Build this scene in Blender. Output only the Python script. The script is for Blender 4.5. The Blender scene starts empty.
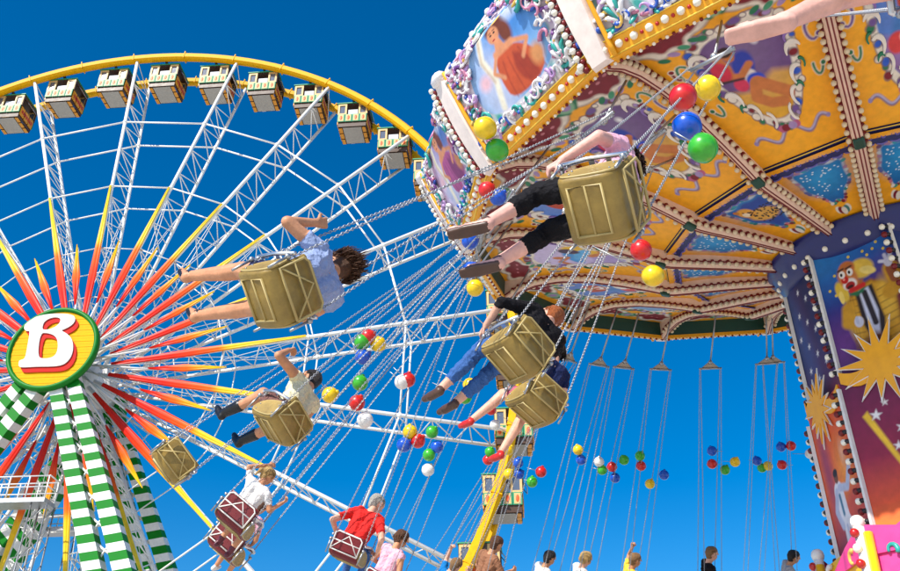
import bpy, math, random
import numpy as np
from mathutils import Vector, Matrix

# ------------------------------------------------------------------ scene, camera, sky, sun
scene = bpy.context.scene
W, H, F = 900.0, 571.0, 911.0                 # photograph size and focal length in its pixels
PITCH = 0.5668                                # camera looks up 32.5 degrees, no roll
EYE = Vector((0, 0, 1.6))
cam_d = bpy.data.cameras.new('camera'); cam = bpy.data.objects.new('camera', cam_d)
scene.collection.objects.link(cam); scene.camera = cam
cam.location = EYE; cam.rotation_euler = (math.pi/2 + PITCH, 0, 0)
cam_d.sensor_width = 36; cam_d.lens = F/W*36; cam_d.clip_start = .05; cam_d.clip_end = 3000

SUN_EL, SUN_TO = math.radians(40), Vector((-.607, -.794, 0)).normalized()
world = bpy.data.worlds.new('World'); scene.world = world; world.use_nodes = True
wn = world.node_tree; wn.nodes.clear()
sky = wn.nodes.new('ShaderNodeTexSky'); sky.sky_type = 'NISHITA'; sky.sun_disc = False
sky.sun_elevation = SUN_EL; sky.sun_rotation = math.atan2(SUN_TO.x, SUN_TO.y)
sky.altitude = 100; sky.air_density = 1.0; sky.dust_density = .95; sky.ozone_density = 4.0
hsv = wn.nodes.new('ShaderNodeHueSaturation'); hsv.inputs['Saturation'].default_value = 1.46; hsv.inputs['Value'].default_value = 1.0
bg = wn.nodes.new('ShaderNodeBackground'); bg.inputs['Strength'].default_value = .115
wo = wn.nodes.new('ShaderNodeOutputWorld')
wn.links.new(sky.outputs[0], hsv.inputs['Color']); wn.links.new(hsv.outputs[0], bg.inputs['Color']); wn.links.new(bg.outputs[0], wo.inputs[0])
sun_d = bpy.data.lights.new('sun', 'SUN'); sun_d.energy = 4.0; sun_d.angle = math.radians(.53); sun_d.color = (1, .95, .86)
sun = bpy.data.objects.new('sun', sun_d); scene.collection.objects.link(sun)
to_sun = Vector((SUN_TO.x*math.cos(SUN_EL), SUN_TO.y*math.cos(SUN_EL), math.sin(SUN_EL)))
sun.rotation_euler = to_sun.to_track_quat('Z', 'Y').to_euler(); sun.location = (0, 0, 60)
vs = scene.view_settings; vs.view_transform = 'Standard'; vs.look = 'None'; vs.gamma = 1; vs.exposure = .54; vs.use_curve_mapping = False
scene.render.engine = 'CYCLES'; scene.cycles.max_bounces = 8; scene.cycles.diffuse_bounces = 4

# ------------------------------------------------------------------ helpers
rng = random.Random(7)
def ray(px, py):
    cp, sp = math.cos(PITCH), math.sin(PITCH); x = (px-W/2)/F; y = (H/2-py)/F
    return Vector((x, cp - y*sp, sp + y*cp)).normalized()
def pix(P):
    q = Vector(P) - EYE; cp, sp = math.cos(PITCH), math.sin(PITCH)
    d = q.y*cp + q.z*sp; return W/2 + F*q.x/d, H/2 - F*(-q.y*sp + q.z*cp)/d
def lin(c): c = c/255.; return c/12.92 if c <= .04045 else ((c+.055)/1.055)**2.4
def rgb(r, g, b): return (lin(r), lin(g), lin(b))
def lerp(a, b, t): return a + (b-a)*t

MATS = {}
def mat(name, col, rough=.5, metal=0., var=.12, scale=6., bump=0., coat=0., spec=.5):
    if name in MATS: return MATS[name]
    m = bpy.data.materials.new(name); m.use_nodes = True; nt = m.node_tree; b = nt.nodes['Principled BSDF']
    b.inputs['Roughness'].default_value = rough; b.inputs['Metallic'].default_value = metal; b.inputs['Coat Weight'].default_value = coat
    b.inputs['Specular IOR Level'].default_value = spec
    tc = nt.nodes.new('ShaderNodeTexCoord'); nz = nt.nodes.new('ShaderNodeTexNoise')
    nz.inputs['Scale'].default_value = scale; nz.inputs['Detail'].default_value = 6; nz.inputs['Roughness'].default_value = .65
    nt.links.new(tc.outputs['Object'], nz.inputs['Vector'])
    rp = nt.nodes.new('ShaderNodeValToRGB'); e = rp.color_ramp.elements
    e[0].position = .3; e[1].position = .72
    e[0].color = tuple(c*(1-var) for c in col)+(1,); e[1].color = tuple(min(1, c*(1+var*.6)) for c in col)+(1,)
    nt.links.new(nz.outputs['Fac'], rp.inputs[0]); nt.links.new(rp.outputs[0], b.inputs['Base Color'])
    mr = nt.nodes.new('ShaderNodeMapRange'); mr.inputs['To Min'].default_value = max(.03, rough-.1); mr.inputs['To Max'].default_value = min(1, rough+.12)
    nt.links.new(nz.outputs['Fac'], mr.inputs[0]); nt.links.new(mr.outputs[0], b.inputs['Roughness'])
    if bump:
        bp = nt.nodes.new('ShaderNodeBump'); bp.inputs['Strength'].default_value = bump; bp.inputs['Distance'].default_value = .02
        n2 = nt.nodes.new('ShaderNodeTexNoise'); n2.inputs['Scale'].default_value = scale*4; n2.inputs['Detail'].default_value = 4
        nt.links.new(tc.outputs['Object'], n2.inputs['Vector']); nt.links.new(n2.outputs['Fac'], bp.inputs['Height']); nt.links.new(bp.outputs[0], b.inputs['Normal'])
    MATS[name] = m; return m
def paint_mat(rough=.5, coat=.06):
    if 'painted_board' in MATS: return MATS['painted_board']
    m = bpy.data.materials.new('painted_board'); m.use_nodes = True; nt = m.node_tree; b = nt.nodes['Principled BSDF']
    at = nt.nodes.new('ShaderNodeAttribute'); at.attribute_name = 'Col'
    tc = nt.nodes.new('ShaderNodeTexCoord'); nz = nt.nodes.new('ShaderNodeTexNoise'); nz.inputs['Scale'].default_value = 9; nz.inputs['Detail'].default_value = 7
    nt.links.new(tc.outputs['Object'], nz.inputs['Vector'])
    mr = nt.nodes.new('ShaderNodeMapRange'); mr.inputs['From Min'].default_value = .3; mr.inputs['From Max'].default_value = .7; mr.inputs['To Min'].default_value = .86; mr.inputs['To Max'].default_value = 1.06
    nt.links.new(nz.outputs['Fac'], mr.inputs[0])
    mx = nt.nodes.new('ShaderNodeVectorMath'); mx.operation = 'SCALE'
    nt.links.new(at.outputs['Color'], mx.inputs[0]); nt.links.new(mr.outputs[0], mx.inputs['Scale']); nt.links.new(mx.outputs[0], b.inputs['Base Color'])
    b.inputs['Roughness'].default_value = rough; b.inputs['Coat Weight'].default_value = coat; b.inputs['Coat Roughness'].default_value = .2
    MATS['painted_board'] = m; return m

def link(o, parent=None):
    scene.collection.objects.link(o)
    if parent is not None: o.parent = parent
    return o
def tag(o, label, cat, group=None, kind=None):
    if label: o['label'] = label
    if cat: o['category'] = cat
    if group: o['group'] = group
    if kind: o['kind'] = kind
    return o
def empty(name, loc=(0, 0, 0), mat4=None):
    o = bpy.data.objects.new(name, None); o.empty_display_size = .3
    if mat4 is not None: o.matrix_world = mat4
    else: o.location = loc
    return link(o)
def inst(name, mesh, parent, loc=(0, 0, 0), rot=(0, 0, 0), scale=(1, 1, 1)):
    o = bpy.data.objects.new(name, mesh); o.location = loc; o.rotation_euler = rot; o.scale = scale
    return link(o, parent)

class MB:
    """collects shapes into one mesh"""
    def __init__(s): s.v = []; s.f = []; s.m = []; s.mats = []; s.sm = []
    def mi(s, m):
        if m not in s.mats: s.mats.append(m)
        return s.mats.index(m)
    def add(s, vs, fs, m, smooth=False):
        o = len(s.v); s.v += [tuple(v) for v in vs]; i = s.mi(m)
        for f in fs: s.f.append(tuple(k+o for k in f)); s.m.append(i); s.sm.append(smooth)
        return s
    def box(s, x0, x1, y0, y1, z0, z1, m, M=None, bev=0.):
        if bev <= 0:
            v = [Vector((x, y, z)) for z in (z0, z1) for y in (y0, y1) for x in (x0, x1)]
            f = [(0, 2, 3, 1), (4, 5, 7, 6), (0, 1, 5, 4), (2, 6, 7, 3), (0, 4, 6, 2), (1, 3, 7, 5)]
        else:
            b = bev; pr = [(x0+b, y0), (x1-b, y0), (x1, y0+b), (x1, y1-b), (x1-b, y1), (x0+b, y1), (x0, y1-b), (x0, y0+b)]
            cx, cy = (x0+x1)/2, (y0+y1)/2; kx = 1-2*b/(x1-x0); ky = 1-2*b/(y1-y0)
            v = []
            for z, k in ((z0, 1), (z0+b, 0), (z1-b, 0), (z1, 1)):
                for x, y in pr: v.append(Vector((cx+(x-cx)*(kx if k else 1), cy+(y-cy)*(ky if k else 1), z)))
            f = [tuple(range(7, -1, -1)), tuple(range(24, 32))]
            for L in range(3):
                for i in range(8): j = (i+1) % 8; f.append((L*8+i, L*8+j, L*8+8+j, L*8+8+i))
        if M is not None: v = [M @ q for q in v]
        return s.add(v, f, m)
    def tube(s, pts, r, m, n=6, cap=True, ph=0., smooth=True):
        pts = [Vector(p) for p in pts]; N = len(pts); rs = r if isinstance(r, (list, tuple)) else [r]*N
        vs = []; prev = None
        for i, p in enumerate(pts):
            d = (pts[min(i+1, N-1)] - pts[max(i-1, 0)])
            d = d.normalized() if d.length > 1e-9 else Vector((0, 0, 1))
            if prev is None:
                a = Vector((0, 0, 1)) if abs(d.z) < .9 else Vector((1, 0, 0)); u = d.cross(a).normalized()
            else:
                u = prev - d*prev.dot(d)
                u = u.normalized() if u.length > 1e-6 else d.orthogonal().normalized()
            prev = u; w = d.cross(u)
            for k in range(n):
                t = 2*math.pi*k/n+ph; vs.append(p + (u*math.cos(t) + w*math.sin(t))*rs[i])
        fs = []
        for i in range(N-1):
            for k in range(n): j = (k+1) % n; fs.append((i*n+k, i*n+j, (i+1)*n+j, (i+1)*n+k))
        if cap: fs += [tuple(range(n-1, -1, -1)), tuple(range((N-1)*n, N*n))]
        return s.add(vs, fs, m, smooth)
    def ball(s, c, r, m, nu=8, nv=5, sc=(1, 1, 1), M=None):
        c = Vector(c); vs = [Vector((0, 0, 1))]
        for i in range(1, nv):
            p = math.pi*i/nv
            for k in range(nu): t = 2*math.pi*k/nu; vs.append(Vector((math.sin(p)*math.cos(t), math.sin(p)*math.sin(t), math.cos(p))))
        vs.append(Vector((0, 0, -1))); fs = []
        for k in range(nu): fs.append((0, 1+k, 1+(k+1) % nu))
        for i in range(nv-2):
            for k in range(nu): a = 1+i*nu; b = a+nu; j = (k+1) % nu; fs.append((a+k, b+k, b+j, a+j))
        L = len(vs)-1; a = 1+(nv-2)*nu
        for k in range(nu): fs.append((L, a+(k+1) % nu, a+k))
        vs = [Vector((v.x*sc[0], v.y*sc[1], v.z*sc[2]))*r for v in vs]
        if M is not None: vs = [M @ v for v in vs]
        return s.add([v+c for v in vs], fs, m, True)
    def prism(s, pts, fr, d, m, mside=None):
        """polygon pts (a,b) in frame fr=(origin,U,V,Nrm); front at +d along Nrm, back at 0"""
        O, U, V, Nn = fr; n = len(pts)
        v = [O+U*a+V*b for a, b in pts] + [O+U*a+V*b+Nn*d for a, b in pts]
        s.add(v, [tuple(range(n, 2*n))], m)
        return s.add(v, [(i, (i+1) % n, n+(i+1) % n, n+i) for i in range(n)], mside or m)
    def mesh(s, name):
        me = bpy.data.meshes.new(name); me.from_pydata(s.v, [], s.f)
        for m in s.mats: me.materials.append(m)
        me.polygons.foreach_set('material_index', s.m); me.polygons.foreach_set('use_smooth', s.sm)
        me.update(); return me
    def build(s, name, parent=None): return link(bpy.data.objects.new(name, s.mesh(name)), parent)

# ---- a small painter: colours on a fine grid of vertices (flat print on boards)
class Paint:
    def __init__(s, nu, nv, bg):
        s.nu, s.nv = nu, nv; u = np.linspace(0, 1, nu); v = np.linspace(0, 1, nv)
        s.U, s.V = np.meshgrid(u, v); s.C = np.zeros((nv, nu, 3)); s.C[:] = bg; s.asp = 1.
    def mix(s, a, c): a = np.clip(a, 0, 1)[..., None]; s.C = s.C*(1-a) + np.array(c)*a
    def vgrad(s, stops):
        vv = [p for p, _ in stops]
        for i in range(3): s.C[..., i] = np.interp(s.V, vv, [c[i] for _, c in stops])
    def ell(s, x, y, rx, ry, c, rot=0, soft=.15, al=1.):
        dx = (s.U-x)*s.asp; dy = s.V-y; ca, sa = math.cos(rot), math.sin(rot)
        d = np.hypot((dx*ca+dy*sa)/(rx*s.asp), (-dx*sa+dy*ca)/ry); s.mix(al*np.clip((1+soft-d)/(2*soft), 0, 1), c)
    def poly(s, pts, c, soft=.006, al=1.):
        n = len(pts); ins = np.zeros(s.U.shape, bool); dist = np.full(s.U.shape, 9.)
        X = s.U*s.asp; Y = s.V
        for i in range(n):
            x0, y0 = pts[i]; x1, y1 = pts[(i+1) % n]; x0 *= s.asp; x1 *= s.asp
            if abs(y1-y0) > 1e-9: ins ^= ((y0 > Y) != (y1 > Y)) & (X < (x1-x0)*(Y-y0)/(y1-y0)+x0)
            dx, dy = x1-x0, y1-y0; t = np.clip(((X-x0)*dx+(Y-y0)*dy)/(dx*dx+dy*dy+1e-12), 0, 1)
            dist = np.minimum(dist, np.hypot(X-x0-t*dx, Y-y0-t*dy))
        sd = np.where(ins, dist, -dist); s.mix(al*np.clip(sd/(2*soft)+.5, 0, 1), c)
    def stroke(s, pts, w, c, soft=.006, al=1.):
        dist = np.full(s.U.shape, 9.); X = s.U*s.asp; Y = s.V
        for i in range(len(pts)-1):
            x0, y0 = pts[i]; x1, y1 = pts[i+1]; x0 *= s.asp; x1 *= s.asp
            dx, dy = x1-x0, y1-y0; t = np.clip(((X-x0)*dx+(Y-y0)*dy)/(dx*dx+dy*dy+1e-12), 0, 1)
            dist = np.minimum(dist, np.hypot(X-x0-t*dx, Y-y0-t*dy))
        s.mix(al*np.clip((w-dist)/(2*soft)+.5, 0, 1), c)
    def star(s, x, y, r, c, n=5, q=.42, rot=0.):
        s.poly([(x+(r if i % 2 == 0 else r*q)*math.sin(rot+math.pi*i/n)/s.asp, y+(r if i % 2 == 0 else r*q)*math.cos(rot+math.pi*i/n)) for i in range(2*n)], c, soft=.004)
    def mesh(s, name, P):
        me = bpy.data.meshes.new(name); nu, nv = s.nu, s.nv
        v = [tuple(P(i/(nu-1), j/(nv-1))) for j in range(nv) for i in range(nu)]
        f = [(j*nu+i, j*nu+i+1, (j+1)*nu+i+1, (j+1)*nu+i) for j in range(nv-1) for i in range(nu-1)]
        me.from_pydata(v, [], f); at = me.color_attributes.new('Col', 'FLOAT_COLOR', 'POINT')
        c = np.ones((nu*nv, 4)); c[:, :3] = s.C.reshape(-1, 3); at.data.foreach_set('color', c.ravel())
        me.materials.append(paint_mat()); me.update(); return me

def from_eval(o, name):
    """bake an object's modifiers into a new mesh"""
    dg = bpy.context.evaluated_depsgraph_get(); me = bpy.data.meshes.new_from_object(o.evaluated_get(dg)); me.name = name
    return me
def filled(name, loops, depth, m, fr):
    """flat letter-like solid from outline loops (holes allowed), placed in frame fr=(O,U,V,N)"""
    cu = bpy.data.curves.new(name, 'CURVE'); cu.dimensions = '2D'; cu.fill_mode = 'BOTH'; cu.extrude = depth/2; cu.bevel_depth = 0
    for lp in loops:
        sp = cu.splines.new('POLY'); sp.points.add(len(lp)-1); sp.use_cyclic_u = True
        for q, (a, b) in zip(sp.points, lp): q.co = (a, b, 0, 1)
    o = bpy.data.objects.new(name, cu); scene.collection.objects.link(o); bpy.context.view_layer.update()
    me = from_eval(o, name); bpy.data.objects.remove(o)
    O, U, V, Nn = fr
    for v in me.vertices: c = v.co.copy(); v.co = O + U*c.x + V*c.y + Nn*(c.z+depth/2)
    me.materials.clear(); me.materials.append(m); return me

# ------------------------------------------------------------------ materials
WHITE = mat('white_enamel', rgb(236, 234, 228), .42, var=.10)
YELLOW = mat('yellow_enamel', rgb(234, 172, 0), .5, var=.16, spec=.15)
STEEL = mat('galvanised_steel', (.42, .43, .44), .38, .85, var=.2)
DARK = mat('dark_steel', (.03, .03, .035), .45, .3)
CREAM = mat('cream_paint', rgb(240, 222, 190), .45)
BULB = mat('cream_bulb', rgb(250, 244, 226), .18, var=.04, coat=.5)
MAROON = mat('maroon_paint', rgb(120, 14, 22), .4)
ORANGE = mat('orange_paint', rgb(255, 176, 16), .42, coat=.1)
NAVY = mat('navy_paint', rgb(16, 30, 104), .4, coat=.2)
GREEN = mat('green_paint', rgb(18, 140, 40), .4)
DKGREEN = mat('dark_green_paint', rgb(6, 66, 52), .45)
PINK = mat('pale_pink_paint', rgb(240, 205, 180), .45)
# ------------------------------------------------------------------ ground
gm = mat('pale_bounce_ground', (.58, .54, .47), .9, var=.2, scale=1.5, bump=.4)  # ground out of view, made pale to bounce light under the canopy
g = MB(); g.add([(-900, -900, 0), (900, -900, 0), (900, 900, 0), (-900, 900, 0)], [(0, 1, 2, 3)], gm)
tag(g.build('ground'), 'unseen fairground ground, made pale to bounce light upwards', None, kind='structure')
# ------------------------------------------------------------------ Ferris wheel
HUB = Vector((-21.398, 46.424, 25.354)); WA = -.08730
EX = Vector((math.cos(WA), math.sin(WA), 0)); EN = Vector((-math.sin(WA), math.cos(WA), 0)); EZ = Vector((0, 0, 1))
WM = Matrix(((EX.x, EN.x, 0, HUB.x), (EX.y, EN.y, 0, HUB.y), (0, 0, 1, HUB.z), (0, 0, 0, 1)))
RW, WW, NSP, PH0 = 25.0, 2.4275, 21, 1.9114; DTH = 2*math.pi/NSP
def wheel_px(px, py, off):
    d = ray(px, py); O = HUB + EN*off; s = (O-EYE).dot(EN)/d.dot(EN); q = EYE + d*s - O
    return q.dot(EX), q.dot(EZ)
wheel = tag(empty('ferris_wheel', mat4=WM), 'giant white spoked Ferris wheel with yellow rims and red to yellow rays', 'ferris wheel')
def ang_pts(r, y, a0, a1, n): return [(r*math.cos(lerp(a0, a1, i/n)), y, r*math.sin(lerp(a0, a1, i/n))) for i in range(n+1)]
# rims: box-section rings in segments
for y in (0, WW):
    b = MB(); n = NSP*8; hw = .26
    vs = []; fs = []
    for i in range(n):
        a = 2*math.pi*i/n; c, s_ = math.cos(a), math.sin(a)
        for dr, dy in ((-.2, -hw), (.1, -hw-.02), (.26, -.08), (.26, .08), (.1, hw+.02), (-.2, hw), (-.3, .1), (-.3, -.1)):
            vs.append(((RW+.16+dr)*c, y+dy, (RW+.16+dr)*s_))
    for i in range(n):
        j = (i+1) % n
        for k in range(8): l = (k+1) % 8; fs.append((i*8+k, j*8+k, j*8+l, i*8+l))
    b.add(vs, fs, YELLOW, False)
    for k in range(NSP*2):                                   # bolted joint flanges
        a = PH0 - k*DTH/2 + DTH*.03; c, s_ = math.cos(a), math.sin(a); R_ = RW+.16
        M = Matrix.Rotation(-a, 4, 'Y') @ Matrix.Translation((R_, y, 0))
        b.box(-.31, .285, -.30, .30, -.03, .03, YELLOW, M)
        for q in (-.12, .12): b.ball(M @ Vector((.30, q, .1)), .05, DARK, 5, 3)
    b.build('rim', wheel)
# spoke: two chords and a lattice between the two rim planes
sp = MB(); r0, r1 = 1.4, RW-.1
sp.tube([(r0, 0, 0), (r1, 0, 0)], .115, WHITE, 8); sp.tube([(r0, WW, 0), (r1, WW, 0)], .105, WHITE, 8)
nb = 11; st = (r1-2.6)/nb
for i in range(nb+1):
    x = 2.6+st*i
    if i < nb: sp.tube([(x, 0, 0), (x, WW, 0)], .036, WHITE, 5)
    if i < nb:
        sp.tube([(x, 0, .04), (x+st/2, WW, .04)], .034, WHITE, 5); sp.tube([(x+st/2, WW, -.04), (x+st, 0, -.04)], .034, WHITE, 5)
        if i % 2 == 0: sp.tube([(x+st*.5, 0, 0), (x+st*.5, WW, 0)], .026, WHITE, 5)
for x in (19.1, 13.5):
    for y in (0, WW): sp.ball((x, y, 0), .16, WHITE, 8, 5)
spoke_me = sp.mesh('spoke')
# rays: ridged light boards on the front chords, red root to yellow tip
def ray_mat():
    m = bpy.data.materials.new('ray_lacquer'); m.use_nodes = True; nt = m.node_tree; b = nt.nodes['Principled BSDF']
    tc = nt.nodes.new('ShaderNodeTexCoord'); sx = nt.nodes.new('ShaderNodeSeparateXYZ'); at = nt.nodes.new('ShaderNodeAttribute'); at.attribute_name = 'Col'
    nz = nt.nodes.new('ShaderNodeTexNoise'); nz.inputs['Scale'].default_value = 2.5; nz.inputs['Detail'].default_value = 5
    nt.links.new(tc.outputs['Object'], nz.inputs['Vector'])
    mx = nt.nodes.new('ShaderNodeVectorMath'); mx.operation = 'SCALE'
    mr = nt.nodes.new('ShaderNodeMapRange'); mr.inputs['To Min'].default_value = .72; mr.inputs['To Max'].default_value = 1.15
    nt.links.new(nz.outputs['Fac'], mr.inputs[0]); nt.links.new(at.outputs['Color'], mx.inputs[0]); nt.links.new(mr.outputs[0], mx.inputs['Scale'])
    nt.links.new(mx.outputs[0], b.inputs['Base Color']); b.inputs['Roughness'].default_value = .45; b.inputs['Specular IOR Level'].default_value = .25
    return m
RAYM = ray_mat()
def ray_mesh(name, x0, x1, xw, w0, w1, w2, y, stops):
    n = 40; vs = []; cs = []
    for i in range(n+1):
        t = i/n; x = lerp(x0, x1, t); w = (lerp(w0, w1, (x-x0)/(xw-x0)) if x < xw else lerp(w1, w2, (x-xw)/(x1-xw)))/2
        c = [np.interp(t, [p for p, _ in stops], [q[k] for _, q in stops]) for k in range(3)]
        rel = .10*min(1, w*3)
        for zz, yy, sh in ((-w, 0, 1), (-w*.72, -.05, 1), (-w*.35, -rel, 1), (0, -rel-.03, 1), (w*.35, -rel, 1), (w*.72, -.05, 1), (w, 0, 1), (0, .07, 1)):
            vs.append((x, y+yy, zz)); cs.append(tuple(c)+(1,))
    fs = []
    for i in range(n):
        for k in range(8): l = (k+1) % 8; fs.append((i*8+k, i*8+l, (i+1)*8+l, (i+1)*8+k))
    fs += [tuple(range(8)), tuple(range(n*8+7, n*8-1, -1))]
    me = bpy.data.meshes.new(name); me.from_pydata(vs, [], fs); at = me.color_attributes.new('Col', 'FLOAT_COLOR', 'POINT')
    at.data.foreach_set('color', np.array(cs).ravel()); me.materials.append(RAYM); me.update(); return me
RED_, ORG_, YEL_ = rgb(226, 34, 14), rgb(246, 104, 10), rgb(246, 192, 16)
long_me = ray_mesh('light_ray', 2.2, 13.4, 6.4, .22, .50, .14, -.2, [(0, RED_), (.30, RED_), (.42, rgb(236, 66, 14)), (.56, ORG_), (.61, YEL_), (1, rgb(250, 222, 70))])
short_me = ray_mesh('light_ray', 4.4, 8.95, 6.5, .10, .50, .05, -.2, [(0, RED_), (.25, rgb(232, 40, 14)), (.5, ORG_), (.68, rgb(250, 160, 14)), (.8, YEL_), (1, rgb(252, 222, 60))])
for k in range(NSP):
    a = PH0 - k*DTH; s_ = inst('spoke', spoke_me, wheel, rot=(0, -a, 0)); inst('light_ray', long_me, s_)
    inst('light_ray', short_me, wheel, rot=(0, -(a-DTH*.48), 0))
    b = MB(); b.tube([(3.2*math.cos(a-DTH*.48), -.05, 3.2*math.sin(a-DTH*.48)), (8.8*math.cos(a-DTH*.48), -.05, 8.8*math.sin(a-DTH*.48))], .05, WHITE, 5); b.build('ray_bracket', wheel)
# tie rods between the spokes, front and back
for r, th in ((19.1, .06), (13.5, .05), (8.6, .035), (5.0, .035)):
    for y in (0, WW):
        b = MB()
        for k in range(NSP):
            a0 = PH0-k*DTH; a1 = a0-DTH
            b.tube([(r*math.cos(a0), y, r*math.sin(a0)), (r*math.cos(a1), y, r*math.sin(a1))], th, WHITE, 6)
        b.build('tie_ring', wheel)
b = MB()                                                      # crossed guy cables from hub flanges to the far rim
for k in range(NSP):
    a = PH0-k*DTH
    for da in (-.5, .5):
        b.tube([(1.0*math.cos(a), -.9, 1.0*math.sin(a)), (13.5*math.cos(a+da*DTH*2), WW, 13.5*math.sin(a+da*DTH*2))], .022, WHITE, 4)
        b.tube([(1.6*math.cos(a), WW+.9, 1.6*math.sin(a)), (13.5*math.cos(a+da*DTH*2), 0, 13.5*math.sin(a+da*DTH*2))], .022, WHITE, 4)
b.build('guy_cables', wheel)
b = MB()                                                      # hub drum
def ringsolid(b, prof, m, n=48, mats=None):
    vs = [(r*math.cos(2*math.pi*i/n), y, r*math.sin(2*math.pi*i/n)) for r, y in prof for i in range(n)]
    fs = [(p*n+i, p*n+(i+1) % n, (p+1)*n+(i+1) % n, (p+1)*n+i) for p in range(len(prof)-1) for i in range(n)]
    b.add(vs, fs, m, True)
ringsolid(b, [(.01, -1.6), (.8, -1.6), (.8, -.3), (1.2, -.25), (1.5, -.12), (1.5, .12), (.9, .2), (.9, WW-.2), (1.5, WW-.12), (1.5, WW+.12), (.8, WW+.3), (.8, WW+1.6), (.01, WW+1.6)], WHITE)
for k in range(NSP):
    a = PH0-(k+.5)*DTH
    for y in (-.4, WW+.4): b.tube([(1.0*math.cos(a), y*1.9 if y < 0 else y+.6, 1.0*math.sin(a)), (5.0*math.cos(a), y*.2 if y < 0 else WW, 5.0*math.sin(a))], .06, WHITE, 5)
b.build('hub', wheel)
# the sign disc in front of the hub
SY = -2.75; SR = 2.42
sg = MB()
YS = mat('yellow_sign_paint', rgb(240, 172, 10), .65, spec=.12); GS = mat('green_sign_paint', rgb(6, 120, 24), .5, spec=.3)
ringsolid(sg, [(.01, SY+.75), (1.2, SY+.75), (SR-.1, SY+.35), (SR-.02, SY+.2)], GS)
sign = sg.build('sign_disc', wheel)
rg = MB(); ringsolid(rg, [(SR-.02, SY+.34), (SR+.12, SY+.22), (SR+.15, SY+.05), (SR+.10, SY-.1), (SR-.0, SY-.16), (SR-.10, SY-.12), (SR-.16, SY+.06)], GS, 72); rg.build('sign_rim', sign)
nst = 26                                                      # ribbed face: horizontal strips
for i in range(nst):
    z0 = -SR+.12+(2*SR-.24)*i/nst; z1 = -SR+.12+(2*SR-.24)*(i+1)/nst-.012; zm = (z0+z1)/2
    w = lambda z: math.sqrt(max(.01, (SR-.04)**2 - z*z))
    m_ = MB(); pts = [(-w(z0), z0), (w(z0), z0), (w(zm), zm), (w(z1), z1), (-w(z1), z1), (-w(zm), zm)]
    m_.prism(pts, (Vector((0, SY+.08, 0)), Vector((1, 0, 0)), Vector((0, 0, 1)), Vector((0, -1, 0))), .08+.012*(i % 2), YS); m_.build('face_strip', sign)
def bp(x, y): return wheel_px(x/623*120, 290+y/571*110, SY-.1)
def smooth_loop(pts, it=2):
    for _ in range(it):
        q = []
        for i in range(len(pts)):
            a, b_ = pts[i], pts[(i+1) % len(pts)]
            q += [(a[0]*.75+b_[0]*.25, a[1]*.75+b_[1]*.25), (a[0]*.25+b_[0]*.75, a[1]*.25+b_[1]*.75)]
        pts = q
    return pts
OUT = [(98, 400), (100, 372), (108, 366), (126, 361), (136, 344), (147, 280), (158, 212), (145, 216), (130, 210), (126, 196), (134, 176), (156, 158), (186, 142), (230, 130), (290, 124), (350, 126), (384, 134), (393, 150), (388, 170), (366, 190), (338, 204), (318, 212), (346, 226), (370, 248), (381, 278), (381, 315), (370, 350), (348, 378), (318, 394), (270, 399), (180, 400), (120, 404)]
HO1 = [(226, 206), (232, 172), (254, 154), (284, 146), (308, 150), (312, 164), (296, 186), (264, 202)]
HO2 = [(203, 345), (216, 232), (250, 232), (280, 242), (296, 262), (299, 296), (292, 328), (272, 346), (236, 352)]
def grow(L, k): cx = sum(p[0] for p in L)/len(L); cy = sum(p[1] for p in L)/len(L); return [(cx+(x-cx)*k, cy+(y-cy)*k) for x, y in L]
loops = [smooth_loop([bp(*p) for p in L]) for L in (OUT, grow(HO1, 1.14), grow(HO2, 1.12))]
fr = (Vector((0, SY-.03, 0)), Vector((1, 0, 0)), Vector((0, 0, 1)), Vector((0, -1, 0)))
RS = mat('red_letter_paint', rgb(190, 22, 12), .6, spec=.15); WS = mat('white_letter_paint', rgb(225, 222, 216), .6, spec=.15)
dx, dz = bp(13, 22)[0]-bp(0, 0)[0], bp(13, 22)[1]-bp(0, 0)[1]
sh = filled('letter_shadow', [[(a+dx*t, b_+dz*t) for a, b_ in L] for L in loops for t in (1,)], .05, RS, fr); inst('letter_shadow', sh, sign)
mid = filled('letter_shadow', [[(a+dx*.5, b_+dz*.5) for a, b_ in L] for L in loops], .046, RS, fr); inst('letter_shadow', mid, sign)
fr2 = (Vector((0, SY-.092, 0)), fr[1], fr[2], fr[3]); inst('letter', filled('letter', loops, .06, WS, fr2), sign)

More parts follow.
